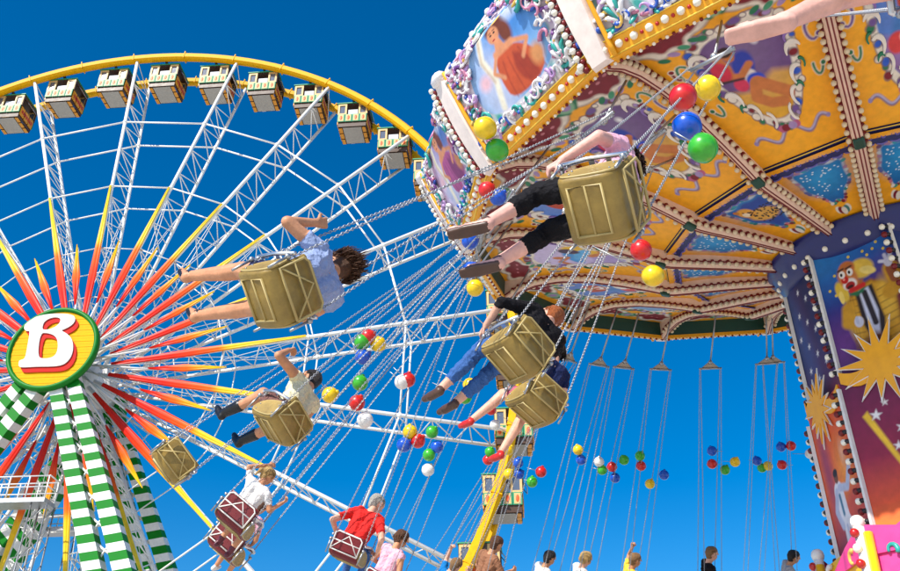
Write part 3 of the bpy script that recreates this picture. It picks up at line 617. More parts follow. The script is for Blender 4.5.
# ---- rounding boards (facade)
def fac(u, v, d=0.):                                          # u 0..1 between corners, v 0 bottom .. 1 rib top ; d outwards
    rc = lerp(6.98, 7.62, min(1, v)) + .05*math.sin(math.pi*min(1, v)) - max(0, v-1)*.75; return Vector(((rc+d)*HC, (2*u-1)*rc*HS, lerp(0, 1.45, v)))
def fac_paint(kind, nu=220, nv=190):
    p = Paint(nu, nv, rgb(238, 228, 232)); p.asp = 1.7; r = random.Random(kind*3+1)
    for i in range(46): p.ell(r.random(), r.uniform(.14, 1), r.uniform(.02, .06), r.uniform(.03, .08), r.choice([rgb(200, 180, 215), rgb(150, 205, 200), rgb(240, 235, 235), rgb(230, 190, 205), rgb(60, 175, 165), rgb(245, 240, 238)]), rot=r.uniform(0, 3), soft=.5)
    ov = smooth_loop([(.5+(a-.5), b) for a, b in [(.30, .16), (.16, .24), (.13, .45), (.16, .70), (.26, .90), (.42, 1.04), (.58, 1.04), (.74, .90), (.84, .70), (.87, .45), (.84, .24), (.70, .16), (.5, .14)]], 2)
    clip = p.C.copy()
    bgc = [rgb(130, 180, 228), rgb(150, 190, 225), rgb(205, 160, 190)][kind]
    p.poly(ov, bgc, .01); p.ell(.62, .8, .2, .2, rgb(50, 120, 205), soft=.9, al=.9); p.ell(.34, .4, .12, .3, rgb(205, 205, 232), soft=.7)
    p.ell(.70, .74, .16, .16, rgb(70, 140, 215), soft=.7, al=.7); p.ell(.66, .86, .10, .06, rgb(235, 240, 248), soft=.8, al=.8); p.ell(.30, .30, .13, .16, rgb(190, 205, 235), soft=.8, al=.8)
    SK, DR, DR2 = rgb(226, 150, 104), [rgb(206, 84, 40), rgb(210, 120, 50), rgb(176, 80, 140)][kind], [rgb(156, 46, 26), rgb(170, 70, 30), rgb(120, 40, 100)][kind]
    p.poly(smooth_loop([(.42, .64), (.60, .60), (.72, .40), (.76, .18), (.40, .16), (.38, .40)], 2), DR, .012); p.poly(smooth_loop([(.56, .55), (.66, .38), (.70, .18), (.58, .18), (.52, .36)], 2), DR2, .02, .8)
    for q in range(5): p.stroke([(.46+q*.05, .52), (.44+q*.07, .34), (.44+q*.075, .18)], .008, DR2, .012, .6)
    p.stroke(smooth_loop([(.36, .92), (.31, .7), (.35, .45), (.30, .2)], 0), .04, rgb(246, 238, 214), .02); p.stroke([(.345, .9), (.30, .68), (.335, .44)], .012, rgb(206, 180, 150), .02)
    p.ell(.50, .86, .085, .095, rgb(104, 44, 22), soft=.2); p.ell(.57, .74, .05, .13, rgb(120, 54, 26), rot=.2, soft=.3); p.ell(.475, .80, .052, .08, SK, soft=.15); p.poly([(.46, .74), (.51, .74), (.53, .64), (.44, .65)], SK, .01)
    p.stroke([(.43, .63), (.58, .615)], .035, SK, .015); p.stroke([(.59, .61), (.70, .52), (.62, .42)], .024, SK, .012); p.stroke([(.43, .62), (.36, .50), (.42, .40)], .022, SK, .012)
    p.ell(.457, .815, .010, .010, rgb(40, 24, 20)); p.ell(.492, .815, .010, .010, rgb(40, 24, 20)); p.ell(.468, .755, .014, .008, rgb(180, 40, 40)); p.stroke([(.445, .838), (.465, .84)], .004, rgb(70, 30, 20)); p.stroke([(.485, .84), (.505, .838)], .004, rgb(70, 30, 20))
    p.ell(.52, .93, .05, .03, rgb(240, 200, 80), soft=.3); p.ell(.72, .34, .055, .09, rgb(222, 150, 90), rot=.4, soft=.4); p.ell(.26, .5, .05, .07, rgb(236, 190, 200), soft=.5)
    m = Paint(nu, nv, (0, 0, 0)); m.asp = p.asp; m.poly(ov, (1, 1, 1), .008); p.C = clip*(1-m.C)+p.C*m.C
    return p.mesh('picture_board', lambda u, v: fac(lerp(.07, .93, u), lerp(.13, 1.12, v)))
FACM = [fac_paint(k) for k in range(3)]
rk = [mat('rocaille_'+n, rgb(*c), .35, coat=.35) for n, c in (('white', (240, 236, 236)), ('white_b', (246, 240, 236)), ('lilac', (190, 150, 205)), ('rose', (205, 130, 160)), ('turquoise', (40, 165, 155)), ('purple', (120, 60, 140)), ('pearl', (225, 215, 225)), ('blue', (30, 80, 180)), ('gold', (235, 190, 90)))]
def rocaille(seed):
    b = MB(); r = random.Random(seed)
    def curl(u, v, s, rot, turn, m, th):
        pts = []; rad = []
        for i in range(13):
            t = i/12; a = rot+turn*t*3.6; q = s*(1-.75*t); pts.append(fac(u+q*math.cos(a)*.36, v+q*math.sin(a)*.7, .05+.05*t)); rad.append(th*(1-.55*t))
        b.tube(pts, rad, m, 6)
    def leaf(u, v, s, m):
        q = fac(u, v, .04); M_ = Matrix.Rotation(math.atan2(1.45, .64)-math.pi/2, 4, 'Y') @ Matrix.Rotation(r.uniform(0, 3.14), 4, 'X'); b.ball(q, 1, m, 8, 5, (.03, s*r.uniform(.3, .5), s), M_)
    top = lambda u: 1.03+.50*math.exp(-((u-.5)/.17)**2)+.13*abs(math.sin(u*math.pi*5))
    n = 16
    for i in range(n):
        u = lerp(.08, .92, (i+.5)/n); v = top(u)
        curl(u, v-.06, r.uniform(.12, .2), r.uniform(0, 6), r.choice((-1, 1)), rk[r.choice((0, 1, 0, 2, 6, 3))], r.uniform(.025, .05))
        curl(u+r.uniform(-.03, .03), v-.22, r.uniform(.1, .18), r.uniform(0, 6), r.choice((-1, 1)), rk[r.choice((0, 0, 2, 4, 3, 6, 5, 1))], r.uniform(.02, .045))
        if i % 2: b.ball(fac(u, v+.06, .06), .065, rk[0], 7, 5)
    for sx in (-1, 1):
        for i in range(8):
            v = lerp(.20, .98, i/7); u = .5+sx*(.40-.06*math.sin(v*3.1)); curl(u, v, r.uniform(.12, .2), r.uniform(0, 6), sx, rk[r.choice((0, 0, 2, 4, 6, 8, 1))], r.uniform(.022, .045))
            curl(u-sx*.045, v+.05, r.uniform(.08, .14), r.uniform(0, 6), -sx, rk[r.choice((0, 4, 3, 7, 5, 2))], .035)
        for i in range(5):                                     # fans of turquoise and white feathers low in the corners
            a = math.radians(20+i*28); u0, v0 = .5+sx*.33, .20
            b.tube([fac(u0, v0, .05), fac(u0+sx*.05*math.cos(a), v0+.16*math.sin(a), .09), fac(u0+sx*.085*math.cos(a), v0+.25*math.sin(a), .05)], [.02, .035, .008], rk[4 if i % 2 else 0], 6)
        b.ball(fac(.5+sx*.44, .22, .06), .05, rk[7], 6, 4)
    for i in range(18): curl(lerp(.16, .84, i/17), .20, r.uniform(.07, .13), r.uniform(0, 6), r.choice((-1, 1)), rk[r.choice((0, 2, 4, 7, 1))], .03)
    for i in range(260):
        e_ = r.random(); 
        if e_ < .5: u = r.uniform(.06, .94); v = top(u)-r.uniform(.05, .34)
        elif e_ < .85: sx = r.choice((-1, 1)); v = r.uniform(.16, 1.0); u = .5+sx*(.41-.05*math.sin(v*3.1)+r.uniform(-.04, .05))
        else: u = r.uniform(.1, .9); v = r.uniform(.15, .24)
        leaf(u, v, r.uniform(.05, .12), rk[r.choice((0, 0, 0, 1, 1, 6, 6, 2, 4, 3, 8, 5, 7))])
    # solid backing of the crest
    vs2 = []; fs2 = []; N = 40
    for i in range(N+1): u = lerp(.03, .97, i/N); vs2 += [fac(u, .95, .0), fac(u, top(u)-.08, .0), fac(u, .95, -.05), fac(u, top(u)-.08, -.05)]
    for i in range(N): a = 4*i; c = a+4; fs2 += [(a, c, c+1, a+1), (a+2, a+3, c+3, c+2), (a+1, c+1, c+3, a+3)]
    b.add(vs2, fs2, rk[6]); return b.mesh('rocaille_frame')
RKM = [rocaille(s) for s in (11, 23)]
bb = MB(); bb.add([fac(u, v, -.04) for v in (0, 1.0) for u in (0, 1)], [(0, 2, 3, 1)], mat('board_back', (.2, .18, .15), .8)); back_me = bb.mesh('board_back')
ra = MB()
def railp(u, v, d): return fac(u, v, d)
ra.add([railp(u, v, d) for u in (0.01, .99) for v, d in ((-.02, .0), (-.02, .05), (.13, .05), (.13, .0))], [(0, 1, 5, 4), (1, 2, 6, 5), (2, 3, 7, 6), (3, 0, 4, 7)], ORANGE)
for v in (-.005, .125): ra.tube([railp(.01, v, .055), railp(.99, v, .055)], .013, mat('gold_line', rgb(240, 200, 70), .4), 5)
rail_me = ra.mesh('bottom_rail')
rb = MB()
for i in range(13):
    u = (i+.5)/13; rb.ball(railp(u, .06, .06), .055, BULB, 8, 5); 
    if i < 12: rb.ball(railp((i+1)/13, .06, .055), .028, mat('red_lamp', rgb(190, 20, 20), .3, coat=.4), 6, 4)
railb_me = rb.mesh('rail_bulbs')
# corner post of the rounding boards
def post(y, t, d):
    r = lerp(7.0, 7.64, t) + .04*math.sin(math.pi*t); return Vector((r+d, y, lerp(-.04, 1.50, t)))
po = MB(); N = 12; vs2 = []; fs2 = []
for i in range(N+1):
    t = i/N; w = .15+.05*math.sin(math.pi*t)
    vs2 += [post(-w, t, -.05), post(-w*.8, t, .06), post(w*.8, t, .06), post(w, t, -.05)]
for i in range(N):
    for k in range(4): l = (k+1) % 4; fs2.append((4*i+k, 4*i+l, 4*i+4+l, 4*i+4+k))
fs2 += [(0, 1, 2, 3), (4*N+3, 4*N+2, 4*N+1, 4*N)]
po.add(vs2, fs2, mat('blush_post', rgb(248, 232, 222), .42)); po.tube([post(.235, i/N, .02) for i in range(N+1)], .035, ORANGE, 6); po.ball(post(0, 1.02, .02), .16, rk[0], 10, 6, (.7, 1.2, .7)); post_me = po.mesh('corner_post')
pb = MB(); i = 0
for i in range(15):
    t = (i+.5)/15
    for y in (-.22,): pb.ball(post(y, t, .02), .05, MAROON, 6, 4); pb.ball(post(y-.03, t+.025, .075), .047, BULB, 7, 5)
postb_me = pb.mesh('post_bulbs')
# collar at the tower
co = MB(); n = 32
prof = [(1.88, -1.02), (1.88, -1.14), (1.80, -1.20), (1.72, -1.38), (1.62, -1.48), (1.54, -1.5)]
co.add([(r*math.cos(2*math.pi*i/n), r*math.sin(2*math.pi*i/n), h) for r, h in prof for i in range(n)], [(p*n+i, p*n+(i+1) % n, (p+1)*n+(i+1) % n, (p+1)*n+i) for p in range(len(prof)-1) for i in range(n)], NAVY, True)
co.build('collar', canopy)
cb = MB()
for i in range(32): a = 2*math.pi*i/32; cb.ball((1.74*math.cos(a), 1.74*math.sin(a), -1.33), .05, BULB, 7, 5)
tag(cb.build('collar_bulbs', canopy), None, None, kind='stuff')
rf = MB(); n = 32                                              # canvas roof over everything
prof = [(6.5, .55), (6.2, 1.3), (3.5, 2.6), (.6, 3.6), (.05, 3.7)]
rf.add([(r*math.cos(2*math.pi*i/n), r*math.sin(2*math.pi*i/n), h) for r, h in prof for i in range(n)], [(p*n+i, p*n+(i+1) % n, (p+1)*n+(i+1) % n, (p+1)*n+i) for p in range(4) for i in range(n)], mat('roof_canvas', rgb(200, 60, 40), .8), True)
rf.build('roof', canopy)
for k in range(16):
    ac = -(CPH + (k+.5)*SEC); ap = -(CPH + k*SEC); z = (0, 0, ac); zp = (0, 0, ap)
    op = inst('ceiling_panel', OUTM[(2*k+(k//4)) % 4 if k not in (0, 1, 2) else (0, 0, 1)[k]], canopy, rot=z); tag(inst('scroll_frame', sc_me, op), None, None, kind='stuff')
    inst('ceiling_panel', INM[1 if k in (1, 5, 10) else 0], canopy, rot=z); inst('valance_band', bd_me, canopy, rot=z)
    inst('rim_valance', rm_me, canopy, rot=z)
    rbm = inst('rib_beam', beam_me, canopy, rot=zp); inst('rib_piping', edge_me, rbm); tag(inst('rib_bulbs', bulb_me, rbm), None, None, kind='stuff'); inst('rib_bracket', cart_me, rbm)
    fb = inst('picture_board', FACM[k % 3 if k != 1 else 0], canopy, rot=z); tag(inst('rocaille_frame', RKM[k % 2], fb), None, None, kind='stuff')
    inst('board_back', back_me, fb)
    rl = inst('bottom_rail', rail_me, canopy, rot=z); tag(inst('rail_bulbs', railb_me, rl), None, None, kind='stuff')
    pt_ = inst('corner_post', post_me, canopy, rot=zp); tag(inst('post_bulbs', postb_me, pt_), None, None, kind='stuff')

# ------------------------------------------------------------------ tower
TX, TY = 7.35*RS, 12.8*RS; TM = Matrix.Translation((TX, TY, EYE.z*(1-RS))) @ Matrix.Scale(RS, 4)
tower = tag(empty('ride_tower', mat4=TM), 'octagonal painted tower with clown picture, starbursts and rows of bulbs', 'tower')
def tv(k, R): a = math.radians(22.5+45*k); return Vector((R*math.cos(a), R*math.sin(a), 0))
def face_P(k, R, z0, z1, R1=None, d=0.):
    def P(u, v):
        R_ = R if R1 is None else lerp(R, R1, v); a, b = tv(k, R_), tv(k+1, R_); q = a.lerp(b, u); nrm = Vector((a.x+b.x, a.y+b.y, 0)).normalized(); q = q+nrm*d; q.z = lerp(z0, z1, v); return q
    return P
RU, RL, ZT, ZM, ZB = 1.64, 1.74, 9.9, 7.62, 4.6
def clown():
    p = Paint(190, 320, (0, 0, 0)); p.asp = 1.25/2.25
    p.vgrad([(0, rgb(60, 16, 70)), (.3, rgb(70, 24, 110)), (.5, rgb(22, 40, 130)), (.75, rgb(12, 70, 165)), (1, rgb(22, 110, 190))])
    p.ell(.95, .35, .35, .3, rgb(120, 16, 40), soft=.8); p.ell(.1, .9, .3, .2, rgb(30, 130, 200), soft=.9, al=.6); p.ell(.15, .2, .25, .2, rgb(120, 60, 150), soft=.9, al=.6)
    for x, y in ((.62, .88), (.68, .93), (.74, .87), (.66, .84), (.80, .91), (.36, .83), (.44, .88), (.50, .80), (.22, .78), (.86, .84), (.12, .68), (.18, .63)): p.ell(x, y, .018, .011, rgb(225, 195, 80))
    Y1, Y2, Y3 = rgb(205, 150, 30), rgb(232, 184, 60), rgb(150, 95, 14)
    p.poly([(.30, .15), (.28, .35), (.22, .48), (.30, .58), (.45, .64), (.62, .66), (.78, .60), (.86, .46), (.84, .30), (.88, .12), (.62, .10)], Y3, .012)
    p.poly([(.31, .14), (.30, .36), (.25, .48), (.32, .565), (.46, .62), (.62, .64), (.76, .58), (.83, .46), (.81, .30), (.85, .13), (.62, .12)], Y1, .012)
    p.ell(.74, .48, .08, .14, Y2, soft=.5); p.ell(.30, .40, .06, .12, Y2, soft=.6)
    for i in range(9):
        p.stroke([(.26+i*.03, .20), (.30+i*.03, .58)], .004, Y3, al=.6) if i < 3 else None
        p.stroke([(.66, .16+i*.05), (.84, .18+i*.05)], .004, rgb(120, 80, 20), al=.7); p.stroke([(.27, .16+i*.05), (.40, .15+i*.05)], .004, rgb(120, 80, 20), al=.7)
    p.poly([(.40, .60), (.62, .62), (.66, .35), (.60, .22), (.46, .22), (.40, .36)], rgb(26, 16, 26), .008)
    p.poly([(.45, .60), (.57, .61), (.61, .42), (.56, .25), (.50, .25), (.46, .40)], rgb(205, 210, 235), .008); p.stroke([(.51, .58), (.53, .45), (.545, .34)], .018, rgb(30, 26, 40)); p.ell(.50, .20, .14, .07, rgb(110, 50, 16), soft=.3)
    p.stroke([(.80, .52), (.90, .56), (.88, .68)], .055, Y1, .012); p.stroke([(.89, .60), (.87, .68)], .03, rgb(150, 80, 40)); p.ell(.87, .73, .05, .035, rgb(215, 215, 235)); p.stroke([(.88, .74), (.93, .80)], .013, rgb(215, 215, 235)); p.stroke([(.85, .74), (.78, .755)], .012, rgb(215, 215, 235)); p.stroke([(.86, .75), (.85, .79)], .012, rgb(205, 205, 230))
    p.stroke([(.28, .5), (.24, .40), (.33, .38)], .045, Y1, .012); p.ell(.36, .385, .055, .04, rgb(210, 212, 232)); p.ell(.345, .40, .02, .03, rgb(190, 195, 220))
    p.ell(.55, .76, .15, .075, rgb(228, 190, 70), rot=-.35); p.ell(.26, .64, .07, .085, rgb(228, 190, 60), rot=.2); p.ell(.62, .73, .10, .03, rgb(240, 214, 120), rot=-.5); p.ell(.24, .60, .03, .05, rgb(245, 215, 110))
    p.poly([(.36, .62), (.52, .62), (.54, .68), (.36, .70)], rgb(170, 96, 44), .01); p.ell(.37, .73, .115, .10, rgb(206, 124, 62), rot=.2); p.ell(.385, .80, .10, .055, rgb(196, 110, 52), rot=.1)
    p.ell(.375, .675, .085, .045, rgb(238, 228, 222), rot=.2); p.ell(.375, .665, .06, .03, rgb(165, 18, 22), rot=.2); p.ell(.37, .655, .04, .012, rgb(60, 4, 8), rot=.2); p.ell(.33, .72, .045, .03, rgb(200, 22, 18)); p.ell(.32, .725, .015, .01, rgb(250, 150, 130))
    for x, y in ((.31, .765), (.41, .765)): p.ell(x, y, .038, .03, rgb(238, 232, 226)); p.ell(x-.008, y, .015, .013, rgb(20, 14, 12)); p.stroke([(x-.035, y+.035), (x+.03, y+.042)], .007, rgb(40, 16, 10))
    p.poly([(.34, .615), (.44, .60), (.55, .625), (.50, .585), (.42, .57), (.35, .59)], rgb(20, 110, 70), .008); p.stroke([(.37, .625), (.52, .635)], .018, rgb(205, 30, 30))
    return p
def starry(seed):
    p = Paint(110, 220, (0, 0, 0)); p.asp = 1.25/2.25; r = random.Random(seed)
    p.vgrad([(0, rgb(110, 20, 60)), (.18, rgb(60, 24, 90)), (.4, rgb(16, 30, 96)), (1, rgb(14, 26, 84))]); p.ell(.35, .5, .16, .6, rgb(80, 40, 90), rot=.2, soft=.9, al=.7); p.ell(.2, .6, .15, .4, rgb(24, 80, 150), rot=.2, soft=.9, al=.7)
    for i in range(15): p.star(.1+.8*((i*.381) % 1), .12+.82*(i+.5)/15, .030, rgb(235, 235, 240), 6, .35, r.random())
    return p
def comet():
    p = Paint(150, 320, (0, 0, 0)); p.asp = 1.33/3.0; p.vgrad([(0, rgb(246, 190, 30)), (.16, rgb(246, 150, 24)), (.38, rgb(226, 84, 34)), (.6, rgb(150, 22, 60)), (1, rgb(100, 14, 72))]); r = random.Random(4)
    p.poly([(.16, .80), (.22, .82), (.62, .34), (.60, .33)], rgb(250, 200, 40), .006)
    for x, y, s_ in ((.30, .79, .03), (.42, .84, .018), (.52, .70, .026), (.44, .62, .024), (.60, .52, .022), (.72, .60, .024), (.66, .80, .034), (.85, .72, .022), (.86, .50, .018), (.76, .42, .02)): p.star(x, y, s_, rgb(240, 236, 232), 5, .42, r.random())
    return p
def juggler(flip=0):
    p = Paint(150, 320, (0, 0, 0)); p.asp = 1.33/3.0; p.vgrad([(0, rgb(50, 26, 90)), (.22, rgb(90, 30, 80)), (.4, rgb(200, 60, 50)), (.6, rgb(240, 100, 30)), (1, rgb(224, 84, 30))])
    p.ell(.62, .62, .16, .12, rgb(250, 150, 40), soft=.9); p.ell(.70, .42, .2, .1, rgb(214, 74, 50), soft=.4); p.ell(.66, .70, .05, .05, rgb(245, 190, 160), soft=.9, al=.7); p.ell(.2, .7, .12, .25, rgb(170, 60, 90), soft=.7)
    Wt, Wg = rgb(236, 234, 240), rgb(190, 196, 220)
    p.stroke([(.36, .55), (.38, .42)], .052, Wt, .006); p.stroke([(.37, .42), (.34, .24), (.42, .10)], .028, Wt, .006); p.stroke([(.42, .42), (.62, .30), (.80, .22)], .028, Wt, .006); p.stroke([(.40, .565), (.60, .54), (.76, .63)], .02, Wg, .006); p.stroke([(.31, .555), (.20, .47), (.28, .39)], .02, Wg, .006); p.stroke([(.38, .38), (.40, .22)], .01, Wg)
    p.ell(.37, .625, .055, .034, rgb(120, 66, 40)); p.ell(.37, .645, .06, .02, rgb(20, 14, 16)); p.stroke([(.36, .53), (.37, .44)], .012, rgb(60, 120, 150)); p.stroke([(.80, .30), (.56, .12)], .012, rgb(40, 130, 160)); p.ell(.44, .09, .07, .022, rgb(60, 130, 170)); p.ell(.80, .23, .05, .02, rgb(60, 130, 170)); p.ell(.30, .20, .12, .1, rgb(120, 60, 90), soft=.8, al=.5)
    return p
UPK = {4: clown(), 3: starry(3)}; LOK = {4: comet(), 3: juggler()}
BACKM = mat('tower_core', rgb(40, 20, 60), .6)
for k in range(8):
    up = UPK[4] if k % 2 == 0 else UPK[3]; lo = LOK[4] if k % 2 == 0 else LOK[3]
    inst('picture_panel', up.mesh('picture_panel', face_P(k, RU, ZM, ZT)), tower); inst('picture_panel', lo.mesh('picture_panel', face_P(k, RL, ZB, ZM-.02)), tower)
    # starburst on the joint of the two tiers
    a, b_ = tv(k, RL), tv(k+1, RL); nrm = Vector((a.x+b_.x, a.y+b_.y, 0)).normalized(); tan = (b_-a).normalized(); O = (a+b_)/2 + nrm*.012
    O.z = ZM+.1; big = k % 2 == 0
    if not big: O = O - tan*.15; O.z = ZM-.05
    def burst(g, n=13): 
        r_ = random.Random(k % 2); out = []
        for i in range(2*n):
            q = (r_.uniform(.48, .72) if i % 2 == 0 else .27)*(1.0 if big else .82) + (g if i % 2 == 0 else g*.4); out.append((q*math.sin(math.pi*i/n)*.88, q*math.cos(math.pi*i/n)))
        return out
    m_ = MB(); m_.prism(burst(.09), (O, tan, Vector((0, 0, 1)), nrm), .02, WHITE); sb = m_.build('starburst_outline', tower)
    m_ = MB(); m_.prism(burst(0), (O+nrm*.021, tan, Vector((0, 0, 1)), nrm), .02, ORANGE); m_.build('starburst', tower)
    w = MB(); pl = []                                           # wavy orange band either side of the burst
    for i in range(15): t = i/14; pl.append(((t-.5)*1.26, .16*math.sin((t-.5)*5.2)*(1 if big else -1)+.12))
    pts = pl + [(x, y-.20-.05*math.cos(x*3)) for x, y in reversed(pl)]
    w.prism([(x, y) for x, y in pts], (O-nrm*.004 + (tan*.15 if not big else Vector()), tan, Vector((0, 0, 1)), nrm), .02, ORANGE); w.build('wave_band', tower)
    for (R_, z0, z1, n_) in ((RU, ZM+.12, ZT, 15), (RL, ZB, ZM-.12, 20)):
        q = tv(k, R_+.03); q2 = tv(k, R_+.07); s_ = MB(); s_.box(-.03, .03, -.022, .022, z0, z1, WHITE, Matrix.Translation(q) @ Matrix.Rotation(math.radians(22.5+45*k), 4, 'Z')); stp = s_.build('edge_strip', tower)
        lb = MB(); tg = Vector((-q.y, q.x, 0)).normalized()
        for i in range(n_):
            c = q2.copy(); c.z = lerp(z0, z1, (i+.5)/n_); m1 = MAROON if i % 2 else BULB
            for sg_ in (-1,):
                cc = c + tg*sg_*.05; lb.tube([q.lerp(q2, .3)+Vector((0, 0, c.z))+tg*sg_*.03, cc + tg*sg_*.03], .034, DARK, 6); lb.ball(cc + tg*sg_*.055, .05, m1, 8, 5)
        tag(lb.build('edge_bulbs', stp), None, None, kind='stuff')
cr = MB(); cr.tube([(0, 0, -.4), (0, 0, ZT+.5)], 1.2, BACKM, 16); cr.build('core', tower)
# tower base: pink and yellow boards with relief scrolls
base = tag(empty('centre_booth', mat4=TM), 'pink and yellow centre booth of the swing ride with white scrolls and bulb strips', 'booth')
HP = mat('hot_pink_paint', rgb(236, 60, 140), .42, coat=.2); YP = mat('yellow_board_paint', rgb(250, 190, 20), .42, coat=.2)
for k in range(8):
    P = face_P(k, 2.25, -.4, 5.28, 1.99)
    m_ = MB(); m_.add([P(0, 0), P(1, 0), P(1, 1), P(0, 1)], [(0, 1, 2, 3)], HP if k % 2 == 0 else YP); m_.build('board', base)
    a, b_ = tv(k, 2.0), tv(k+1, 2.0); nrm = Vector((a.x+b_.x, a.y+b_.y, 0)).normalized(); tan = (b_-a).normalized(); O = (a+b_)/2; O.z = 5.28
    m_ = MB(); m_.prism([(-.75, -.25), (.75, -.25), (.75, .16), (.3, .06), (0, .22), (-.3, .06), (-.75, .16)] if k % 2 == 0 else [(-.75, -.25), (.75, -.25), (.75, .16), (.2, .02), (-.3, -.16), (-.75, -.24)], (O+nrm*.01, tan, Vector((0, 0, 1)), nrm), .03, HP); m_.build('crest_board', base)
    sb = MB(); r_ = random.Random(40+k)
    for i in range(26):
        u, v = r_.uniform(.12, .88), r_.uniform(.55, .99); u = .5+(u-.5)*(1 if r_.random() < .5 else .9); s_ = r_.uniform(.05, .12); rot = r_.uniform(0, 6)
        pts = []; Pd = face_P(k, 2.25, -.4, 5.28, 1.99, .045)
        for j in range(9): t = j/8; q = s_*(1-.6*t); pts.append(Pd(u+q*math.cos(rot+t*4), v+q*.32*math.sin(rot+t*4)))
        sb.tube(pts, [.04*(1-.5*j/8) for j in range(9)], rk[r_.choice((0, 0, 1, 4, 7, 0, 8))], 6)
    tag(sb.build('scroll_relief', base), None, None, kind='stuff')
    q0, q1 = tv(k, 2.29), tv(k, 2.04); st_ = MB(); st_.tube([(q0.x, q0.y, -.4), (q1.x, q1.y, 5.45)], .075, WHITE, 8); st_.ball((q1.x, q1.y, 5.48), .10, WHITE, 8, 6); sp_ = st_.build('corner_strip', base)
    y_ = MB(); tg = Vector((-q0.y, q0.x, 0)).normalized(); y_.tube([(q0+tg*.13)+Vector((0, 0, .1)), (q1+tg*.13)+Vector((0, 0, 5.31))], .06, YP, 6); y_.build('yellow_strip', base)
    lb = MB(); ou = q0.normalized()
    for i in range(26):
        c = q0.lerp(q1, (i+.5)/26)+ou*.09; c.z = lerp(.1, 5.43, (i+.5)/26); lb.ball(c, .065, mat('red_lamp', rgb(190, 20, 20), .3, coat=.4) if i % 2 else BULB, 8, 5)
    tag(lb.build('corner_bulbs', sp_), None, None, kind='stuff')
